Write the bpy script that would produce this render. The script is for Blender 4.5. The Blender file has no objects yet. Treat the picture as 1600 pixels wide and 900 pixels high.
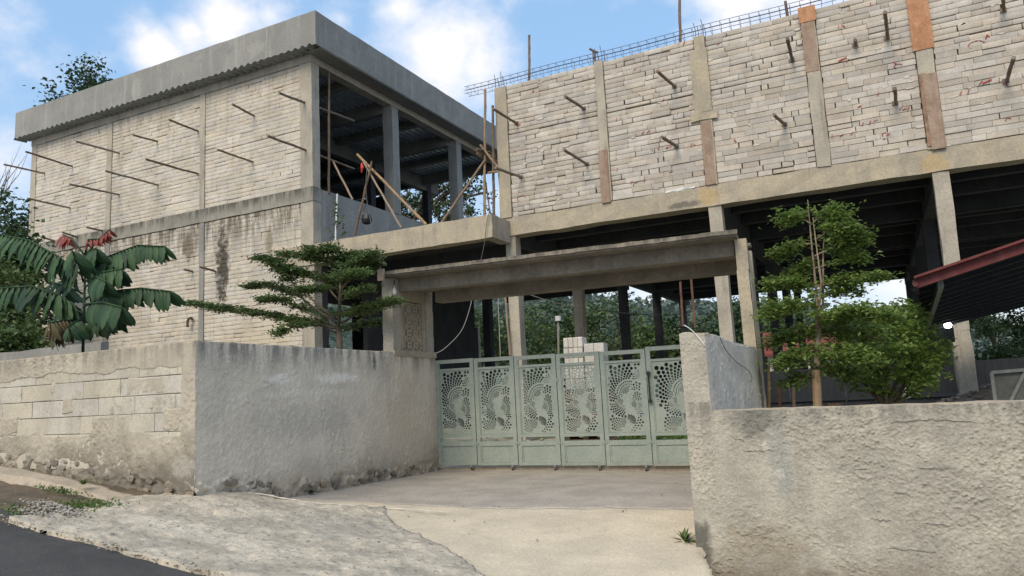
import bpy, bmesh, math, random
import numpy as np
from mathutils import Vector, Matrix
from mathutils.geometry import delaunay_2d_cdt
random.seed(7); rng = np.random.default_rng(7)
scene = bpy.context.scene; COL = scene.collection
R_ = math.radians

# ------------------------------------------------------------------ camera
CAM_H = 1.2
FPX, PIT, ROL, YAW = 1154.0, R_(7.857), R_(-2.861), R_(25.969)
cy, sy = math.cos(YAW), math.sin(YAW)
FWD = np.array([-sy*math.cos(PIT), cy*math.cos(PIT), math.sin(PIT)])
_r = np.array([cy, sy, 0.0]); _u = np.cross(_r, FWD)
RIGHT = _r*math.cos(ROL)+_u*math.sin(ROL); UP = -_r*math.sin(ROL)+_u*math.cos(ROL)
cam = bpy.data.cameras.new('camera'); cam_o = bpy.data.objects.new('camera', cam); COL.objects.link(cam_o)
cam.lens = FPX/1600*36; cam.sensor_width = 36; cam.clip_start = .05; cam.clip_end = 2000
m = Matrix.Identity(4)
for i in range(3): m[i][0], m[i][1], m[i][2] = RIGHT[i], UP[i], -FWD[i]
m[2][3] = CAM_H
cam_o.matrix_world = m; scene.camera = cam_o
scene.view_settings.view_transform = 'Standard'; scene.view_settings.look = 'None'
scene.view_settings.exposure = 0.72; scene.view_settings.gamma = 1
scene.cycles.max_bounces = 6; scene.cycles.diffuse_bounces = 3

# ------------------------------------------------------------------ world: sky and clouds
SUN_EL, SUN_AZ = R_(42), R_(182)      # azimuth clockwise from +Y
w = bpy.data.worlds.new('World'); scene.world = w; w.use_nodes = True
nt = w.node_tree; N = nt.nodes; L = nt.links
bg = N['Background']; bg.inputs[1].default_value = 0.15
sky = N.new('ShaderNodeTexSky'); sky.sky_type = 'NISHITA'; sky.sun_disc = False
sky.sun_elevation = SUN_EL; sky.sun_rotation = SUN_AZ; sky.air_density = 1.0; sky.dust_density = 1.4; sky.ozone_density = 2.2
tc = N.new('ShaderNodeTexCoord')
nz = N.new('ShaderNodeVectorMath'); nz.operation = 'NORMALIZE'; L.new(tc.outputs['Generated'], nz.inputs[0])
def nnoise(scale, detail, rough, vec, sc=(1, 1, 1)):
    mp = N.new('ShaderNodeMapping'); mp.inputs['Scale'].default_value = sc; mp.inputs['Location'].default_value = (5.5, 2.2, 8.0); L.new(vec, mp.inputs[0])
    n = N.new('ShaderNodeTexNoise'); n.inputs['Scale'].default_value = scale; n.inputs['Detail'].default_value = detail
    n.inputs['Roughness'].default_value = rough; L.new(mp.outputs[0], n.inputs['Vector']); return n
def nmath(op, a, b=None, c=None, clamp=False):
    n = N.new('ShaderNodeMath'); n.operation = op; n.use_clamp = clamp
    for i, x in enumerate((a, b, c)):
        if x is None: continue
        if isinstance(x, (int, float)): n.inputs[i].default_value = x
        else: L.new(x, n.inputs[i])
    return n.outputs[0]
def pxdir(px, py):
    d = FWD*FPX+RIGHT*(px-800)-UP*(py-450); return d/np.linalg.norm(d)
n1 = nnoise(7, 8, .62, nz.outputs[0], (1, 1, 1.5))
n2 = nnoise(2.2, 4, .55, nz.outputs[0], (1, 1, 1.6))
blob = None
for (px, py, rad, amp) in ((680, 85, .13, 1.0), (745, 105, .09, .85), (630, 15, .08, .9), (300, 45, .06, .7), (225, 45, .05, .6), (245, 75, .055, .85),
                           (350, 30, .08, .9), (420, 20, .05, .6), (1130, -15, .09, .9), (1250, -30, .1, .9), (0, 260, .08, .45), (1380, 460, .2, .25), (620, 130, .07, .6), (530, 30, .04, .5), (800, 130, .04, .35)):
    d = pxdir(px, py)
    v = N.new('ShaderNodeVectorMath'); v.operation = 'DISTANCE'; L.new(nz.outputs[0], v.inputs[0]); v.inputs[1].default_value = tuple(d)
    f = nmath('MULTIPLY', nmath('SUBTRACT', 1.0, nmath('DIVIDE', v.outputs['Value'], rad), clamp=True), amp)
    blob = f if blob is None else nmath('MAXIMUM', blob, f)
rnd_cl = nmath('MULTIPLY', nmath('SUBTRACT', n2.outputs[0], .42, clamp=True), 2.8)  # random cloud cover, raised also out of view to whiten the fill light
fld = nmath('ADD', nmath('MULTIPLY', nmath('MAXIMUM', blob, rnd_cl), 1.15), nmath('MULTIPLY', nmath('SUBTRACT', n1.outputs[0], .5), 1.5))
mask = N.new('ShaderNodeMapRange'); mask.interpolation_type = 'SMOOTHSTEP'
mask.inputs['From Min'].default_value = .16; mask.inputs['From Max'].default_value = 1.05; L.new(fld, mask.inputs['Value'])
cl = N.new('ShaderNodeMix'); cl.data_type = 'RGBA'
L.new(mask.outputs[0], cl.inputs[0]); cl.inputs[7].default_value = (4.7, 4.5, 4.5, 1)
gr = N.new('ShaderNodeMix'); gr.data_type = 'RGBA'; gr.inputs[0].default_value = .75
L.new(sky.outputs[0], gr.inputs[6]); gr.inputs[7].default_value = (1.45, 2.45, 3.75, 1)
sz = N.new('ShaderNodeSeparateXYZ'); L.new(nz.outputs[0], sz.inputs[0])
hz = N.new('ShaderNodeMapRange'); hz.interpolation_type = 'SMOOTHSTEP'; L.new(sz.outputs[2], hz.inputs['Value'])      # pale band of hazy air low in the sky
hz.inputs['From Min'].default_value = -.05; hz.inputs['From Max'].default_value = .42; hz.inputs['To Min'].default_value = .85; hz.inputs['To Max'].default_value = 0
hm_ = N.new('ShaderNodeMix'); hm_.data_type = 'RGBA'; L.new(hz.outputs[0], hm_.inputs[0]); L.new(gr.outputs[2], hm_.inputs[6]); hm_.inputs[7].default_value = (3.5, 3.75, 3.95, 1)
L.new(hm_.outputs[2], cl.inputs[6]); L.new(cl.outputs[2], bg.inputs[0])
sun = bpy.data.lights.new('sun', 'SUN'); sun.energy = 1.7; sun.angle = R_(30); sun.color = (1, .865, .66)
sun_o = bpy.data.objects.new('sun', sun); COL.objects.link(sun_o)
sd = Vector((math.sin(SUN_AZ)*math.cos(SUN_EL), math.cos(SUN_AZ)*math.cos(SUN_EL), math.sin(SUN_EL)))
sun_o.rotation_euler = sd.to_track_quat('Z', 'Y').to_euler(); sun_o.location = sd*40

# ------------------------------------------------------------------ surveying helpers: sight lines met with real planes
CC = np.array([0, 0, CAM_H])
def sight(px, py): return FWD*FPX+RIGHT*(px-800)-UP*(py-450)
def on_y(px, py, y): d = sight(px, py); return CC+d*(y/d[1])
def on_x(px, py, x): d = sight(px, py); return CC+d*(x/d[0])
def on_z(px, py, z): d = sight(px, py); return CC+d*((z-CAM_H)/d[2])
def pix(p):
    v = np.array(p, float)-CC; return np.array([800+FPX*(v@RIGHT)/(v@FWD), 450-FPX*(v@UP)/(v@FWD)])
TG = R_(4.9); UX = np.array([math.cos(TG), math.sin(TG), 0]); UY = np.array([-UX[1], UX[0], 0]); G0 = np.array([-6.40, 10.18, 0])
def gw(u, v, z): return G0+UX*u+UY*v+np.array([0, 0, z])

# ------------------------------------------------------------------ numpy value noise
def vnoise(x, y, seed=0):
    xi = np.floor(x).astype(np.int64); yi = np.floor(y).astype(np.int64); xf = x-xi; yf = y-yi
    def h(a, b):
        n = (a*374761393+b*668265263+seed*1442695041) & 0x7fffffff
        n = ((n ^ (n >> 13))*1274126177) & 0x7fffffff
        return ((n ^ (n >> 16)) & 0xffff)/65535.0
    sx = xf*xf*(3-2*xf); s2 = yf*yf*(3-2*yf)
    a = h(xi, yi)*(1-sx)+h(xi+1, yi)*sx; b = h(xi, yi+1)*(1-sx)+h(xi+1, yi+1)*sx
    return a*(1-s2)+b*s2
def fbm(x, y, seed=0, oct=4, g=.5):
    s = 0; a = 1; t = 0
    for i in range(oct): s = s+a*vnoise(x*2**i, y*2**i, seed+i*17); t += a; a *= g
    return s/t

# ------------------------------------------------------------------ object helpers
def tag(o, label=None, cat=None, group=None, kind=None):
    if label: o['label'] = label
    if cat: o['category'] = cat
    if group: o['group'] = group
    if kind: o['kind'] = kind
    return o
def thing(name, loc, label, cat, group=None):
    o = bpy.data.objects.new(name, None); COL.objects.link(o); o.location = loc; o.empty_display_size = .1
    return tag(o, label, cat, group)
def link(name, me, parent=None, loc=None):
    o = bpy.data.objects.new(name, me); COL.objects.link(o)
    if parent is not None:
        o.parent = parent
    if loc is not None: o.location = loc
    return o
def rootloc(p):
    v = Vector((0, 0, 0))
    while p is not None: v = v+p.location; p = p.parent
    return v
class MB:
    def __init__(s): s.v = []; s.f = []
    def quadbox(s, c8):
        b = len(s.v); s.v += [tuple(p) for p in c8]
        for f in ((0, 3, 2, 1), (4, 5, 6, 7), (0, 1, 5, 4), (1, 2, 6, 5), (2, 3, 7, 6), (3, 0, 4, 7)): s.f.append(tuple(b+i for i in f))
        return s
    def box(s, x0, x1, y0, y1, z0, z1):
        return s.quadbox([(x0, y0, z0), (x1, y0, z0), (x1, y1, z0), (x0, y1, z0), (x0, y0, z1), (x1, y0, z1), (x1, y1, z1), (x0, y1, z1)])
    def gbox(s, u0, u1, v0, v1, z0, z1):
        return s.quadbox([gw(u0, v0, z0), gw(u1, v0, z0), gw(u1, v1, z0), gw(u0, v1, z0), gw(u0, v0, z1), gw(u1, v0, z1), gw(u1, v1, z1), gw(u0, v1, z1)])
    def cbox(s, x0, x1, y0, y1, z0, z1, nx=1, nz=1, ny=1, j=.006, seed=1):
        """concrete box: subdivided faces with small unevenness and worn edges"""
        r = random.Random(seed+int(abs(x0*97+y0*31+z0*13)))
        X = [x0+(x1-x0)*i/nx for i in range(nx+1)]; Y = [y0+(y1-y0)*i/ny for i in range(ny+1)]; Z = [z0+(z1-z0)*i/nz for i in range(nz+1)]
        idx = {}
        def vid(i, k, l):
            key = (i, k, l)
            if key not in idx:
                idx[key] = len(s.v); s.v.append((X[i]+r.uniform(-j, j), Y[k]+r.uniform(-j, j), Z[l]+r.uniform(-j, j)))
            return idx[key]
        for i in range(nx):
            for l in range(nz):
                s.f.append((vid(i, 0, l), vid(i+1, 0, l), vid(i+1, 0, l+1), vid(i, 0, l+1)))
                s.f.append((vid(i+1, ny, l), vid(i, ny, l), vid(i, ny, l+1), vid(i+1, ny, l+1)))
            for k in range(ny):
                s.f.append((vid(i, k+1, 0), vid(i+1, k+1, 0), vid(i+1, k, 0), vid(i, k, 0)))
                s.f.append((vid(i, k, nz), vid(i+1, k, nz), vid(i+1, k+1, nz), vid(i, k+1, nz)))
        for k in range(ny):
            for l in range(nz):
                s.f.append((vid(0, k+1, l), vid(0, k, l), vid(0, k, l+1), vid(0, k+1, l+1)))
                s.f.append((vid(nx, k, l), vid(nx, k+1, l), vid(nx, k+1, l+1), vid(nx, k, l+1)))
        return s
    def tube(s, pts, rad, n=8, cap=True):
        pts = [Vector(p) for p in pts]
        if not isinstance(rad, (list, tuple)): rad = [rad]*len(pts)
        b0 = len(s.v); prev = None
        for i, p in enumerate(pts):
            d = (pts[min(i+1, len(pts)-1)]-pts[max(i-1, 0)]).normalized()
            a = d.orthogonal() if prev is None else (prev-d*prev.dot(d))
            a.normalize(); prev = a; c = d.cross(a)
            for k in range(n):
                t = 2*math.pi*k/n; s.v.append(tuple(p+(a*math.cos(t)+c*math.sin(t))*rad[i]))
        for i in range(len(pts)-1):
            for k in range(n):
                q = b0+i*n; s.f.append((q+k, q+(k+1) % n, q+n+(k+1) % n, q+n+k))
        if cap:
            s.f.append(tuple(b0+k for k in reversed(range(n)))); q = b0+(len(pts)-1)*n; s.f.append(tuple(q+k for k in range(n)))
        return s
    def mesh(s, name, mat, smooth=False, off=(0, 0, 0)):
        me = bpy.data.meshes.new(name)
        o = np.array(off); v = (np.array(s.v, float)-o)
        me.from_pydata([tuple(q) for q in v], [], s.f); me.materials.append(mat)
        if smooth: me.polygons.foreach_set('use_smooth', [True]*len(me.polygons))
        me.update(); return me
    def build(s, name, mat, parent=None, smooth=False):
        return link(name, s.mesh(name, mat, smooth, tuple(rootloc(parent))), parent)
def npmesh(name, verts, faces, mat, parent=None, smooth=False):
    """verts (n,3), faces (m,k) arrays -> fast mesh"""
    verts = np.asarray(verts, np.float32)-np.array(rootloc(parent), np.float32); faces = np.asarray(faces, np.int32); k = faces.shape[1]
    me = bpy.data.meshes.new(name); me.vertices.add(len(verts)); me.vertices.foreach_set('co', verts.ravel())
    me.loops.add(faces.size); me.loops.foreach_set('vertex_index', faces.ravel())
    me.polygons.add(len(faces)); me.polygons.foreach_set('loop_start', np.arange(0, faces.size, k, dtype=np.int32))
    me.polygons.foreach_set('loop_total', np.full(len(faces), k, np.int32))
    me.update(calc_edges=True); me.validate()
    if smooth: me.polygons.foreach_set('use_smooth', [True]*len(me.polygons))
    me.materials.append(mat); return link(name, me, parent)

# ------------------------------------------------------------------ materials
def mat(name, c1, c2=None, scale=3.0, rough=.85, bump=.3, bscale=40, streak=None, top=None, rnd=0.0, metal=0, speck=None, patch=None, dirt=None, spec=.3, bdist=.01):
    """streak=(colour, amount); top=(z, depth, colour) streaks that hang from a level; patch=[(x,y,z,rx,ry,rz,colour,amount)]; dirt=(z, height, colour, amount)"""
    m = bpy.data.materials.new(name); m.use_nodes = True; nt = m.node_tree; N = nt.nodes; L = nt.links; b = N['Principled BSDF']
    b.inputs['Roughness'].default_value = rough; b.inputs['Metallic'].default_value = metal; b.inputs['Specular IOR Level'].default_value = spec
    geo = N.new('ShaderNodeNewGeometry'); P = geo.outputs['Position']
    def noise(sc, det=5, ro=.6, vs=(1, 1, 1)):
        mp = N.new('ShaderNodeMapping'); mp.inputs['Scale'].default_value = vs; L.new(P, mp.inputs[0])
        n = N.new('ShaderNodeTexNoise'); n.inputs['Scale'].default_value = sc; n.inputs['Detail'].default_value = det; n.inputs['Roughness'].default_value = ro
        L.new(mp.outputs[0], n.inputs['Vector']); return n.outputs[0]
    def rng_(v, a, b_, lo=0, hi=1):
        r = N.new('ShaderNodeMapRange'); r.interpolation_type = 'SMOOTHSTEP'; L.new(v, r.inputs['Value'])
        r.inputs['From Min'].default_value = a; r.inputs['From Max'].default_value = b_; r.inputs['To Min'].default_value = lo; r.inputs['To Max'].default_value = hi
        return r.outputs[0]
    def ma(op, a, b_=0.0):
        n = N.new('ShaderNodeMath'); n.operation = op
        for i, x in enumerate((a, b_)):
            if isinstance(x, (int, float)): n.inputs[i].default_value = x
            else: L.new(x, n.inputs[i])
        return n.outputs[0]
    def mix(f, a, b_):
        n = N.new('ShaderNodeMix'); n.data_type = 'RGBA'
        if isinstance(f, (int, float)): n.inputs[0].default_value = f
        else: L.new(f, n.inputs[0])
        for i, x in ((6, a), (7, b_)):
            if isinstance(x, tuple): n.inputs[i].default_value = (*x[:3], 1)
            else: L.new(x, n.inputs[i])
        return n.outputs[2]
    c2 = c2 or tuple(x*.8 for x in c1)
    col = mix(rng_(noise(scale), .35, .65), c1, c2)
    if rnd:
        oi = N.new('ShaderNodeObjectInfo'); s = ma('FRACT', ma('ADD', oi.outputs['Random'], geo.outputs['Random Per Island']))
        hsv = N.new('ShaderNodeHueSaturation'); L.new(col, hsv.inputs['Color'])
        L.new(rng_(s, 0, 1, 1-rnd, 1+rnd), hsv.inputs['Value'])
        L.new(rng_(ma('FRACT', ma('MULTIPLY', s, 7.3)), 0, 1, .8, 1.2), hsv.inputs['Saturation']); col = hsv.outputs[0]
    if streak:
        f = ma('MULTIPLY', rng_(noise(2.5, 6, .7, (2.2, 2.2, .22)), .5, .72), streak[1]); col = mix(f, col, streak[0])
    sp = N.new('ShaderNodeSeparateXYZ'); L.new(P, sp.inputs[0])
    if top:
        for (z, dpt, c, am) in top:
            a = rng_(sp.outputs[2], z-dpt, z, 0, 1); a2 = rng_(sp.outputs[2], z+.02, z+.04, 1, 0)
            f = ma('MULTIPLY', ma('MULTIPLY', a, a2), rng_(noise(3.5, 6, .7, (2.0, 2.0, .3)), .38, .62, 0, am)); col = mix(f, col, c)
    if dirt:
        z, hgt, c, am = dirt
        f = rng_(ma('ADD', ma('SUBTRACT', z+hgt, sp.outputs[2]), ma('MULTIPLY', ma('SUBTRACT', noise(4, 6, .7), .5), hgt*1.3)), 0, hgt, 0, am); col = mix(f, col, c)
    for pt in (patch or []):
        d = None
        for i in range(3):
            q = ma('POWER', ma('ABSOLUTE', ma('DIVIDE', ma('SUBTRACT', sp.outputs[i], pt[i]), pt[3+i])), 2.0)
            d = q if d is None else ma('ADD', d, q)
        f = rng_(ma('ADD', ma('SUBTRACT', 1.0, d), ma('MULTIPLY', ma('SUBTRACT', noise(6, 6, .75), .5), 3.2)), .1, .9, 0, pt[7]); col = mix(f, col, pt[6])
    if speck:
        f = rng_(noise(speck[1], 3, .8), speck[2], speck[2]+.08, 0, speck[3] if len(speck) > 3 else 1); col = mix(f, col, speck[0])
    fine = rng_(noise(bscale*.8, 4, .7), .3, .7, .86, 1.12)
    hs = N.new('ShaderNodeHueSaturation'); L.new(col, hs.inputs['Color']); L.new(fine, hs.inputs['Value'])
    L.new(hs.outputs[0], b.inputs['Base Color'])
    if bump:
        bp = N.new('ShaderNodeBump'); bp.inputs['Strength'].default_value = bump; bp.inputs['Distance'].default_value = bdist
        L.new(ma('ADD', noise(bscale, 6, .65), ma('MULTIPLY', noise(bscale*.2, 3, .5), 1.5)), bp.inputs['Height']); L.new(bp.outputs[0], b.inputs['Normal'])
    return m
def leafmat(name, c1, c2, trans=.35, rough=.45):
    m = bpy.data.materials.new(name); m.use_nodes = True; nt = m.node_tree; N = nt.nodes; L = nt.links; b = N['Principled BSDF']
    geo = N.new('ShaderNodeNewGeometry'); oi = N.new('ShaderNodeObjectInfo')
    a = N.new('ShaderNodeMath'); a.operation = 'ADD'; L.new(geo.outputs['Random Per Island'], a.inputs[0]); L.new(oi.outputs['Random'], a.inputs[1])
    f = N.new('ShaderNodeMath'); f.operation = 'FRACT'; L.new(a.outputs[0], f.inputs[0])
    mx = N.new('ShaderNodeMix'); mx.data_type = 'RGBA'; L.new(f.outputs[0], mx.inputs[0]); mx.inputs[6].default_value = (*c1, 1); mx.inputs[7].default_value = (*c2, 1)
    n = N.new('ShaderNodeTexNoise'); n.inputs['Scale'].default_value = 1.3; L.new(geo.outputs['Position'], n.inputs['Vector'])
    hs = N.new('ShaderNodeHueSaturation'); L.new(mx.outputs[2], hs.inputs['Color'])
    r = N.new('ShaderNodeMapRange'); L.new(n.outputs[0], r.inputs['Value']); r.inputs['From Min'].default_value = .3; r.inputs['From Max'].default_value = .7
    r.inputs['To Min'].default_value = .7; r.inputs['To Max'].default_value = 1.3; L.new(r.outputs[0], hs.inputs['Value'])
    L.new(hs.outputs[0], b.inputs['Base Color']); b.inputs['Roughness'].default_value = rough; b.inputs['Specular IOR Level'].default_value = .35
    t = N.new('ShaderNodeBsdfTranslucent'); L.new(hs.outputs[0], t.inputs[0]); ms = N.new('ShaderNodeMixShader'); ms.inputs[0].default_value = trans
    L.new(b.outputs[0], ms.inputs[1]); L.new(t.outputs[0], ms.inputs[2]); L.new(ms.outputs[0], N['Material Output'].inputs[0]); return m
def plain(name, c, rough=.6, metal=0): 
    m = bpy.data.materials.new(name); m.use_nodes = True; b = m.node_tree.nodes['Principled BSDF']
    b.inputs['Base Color'].default_value = (*c, 1); b.inputs['Roughness'].default_value = rough; b.inputs['Metallic'].default_value = metal; return m

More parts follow.
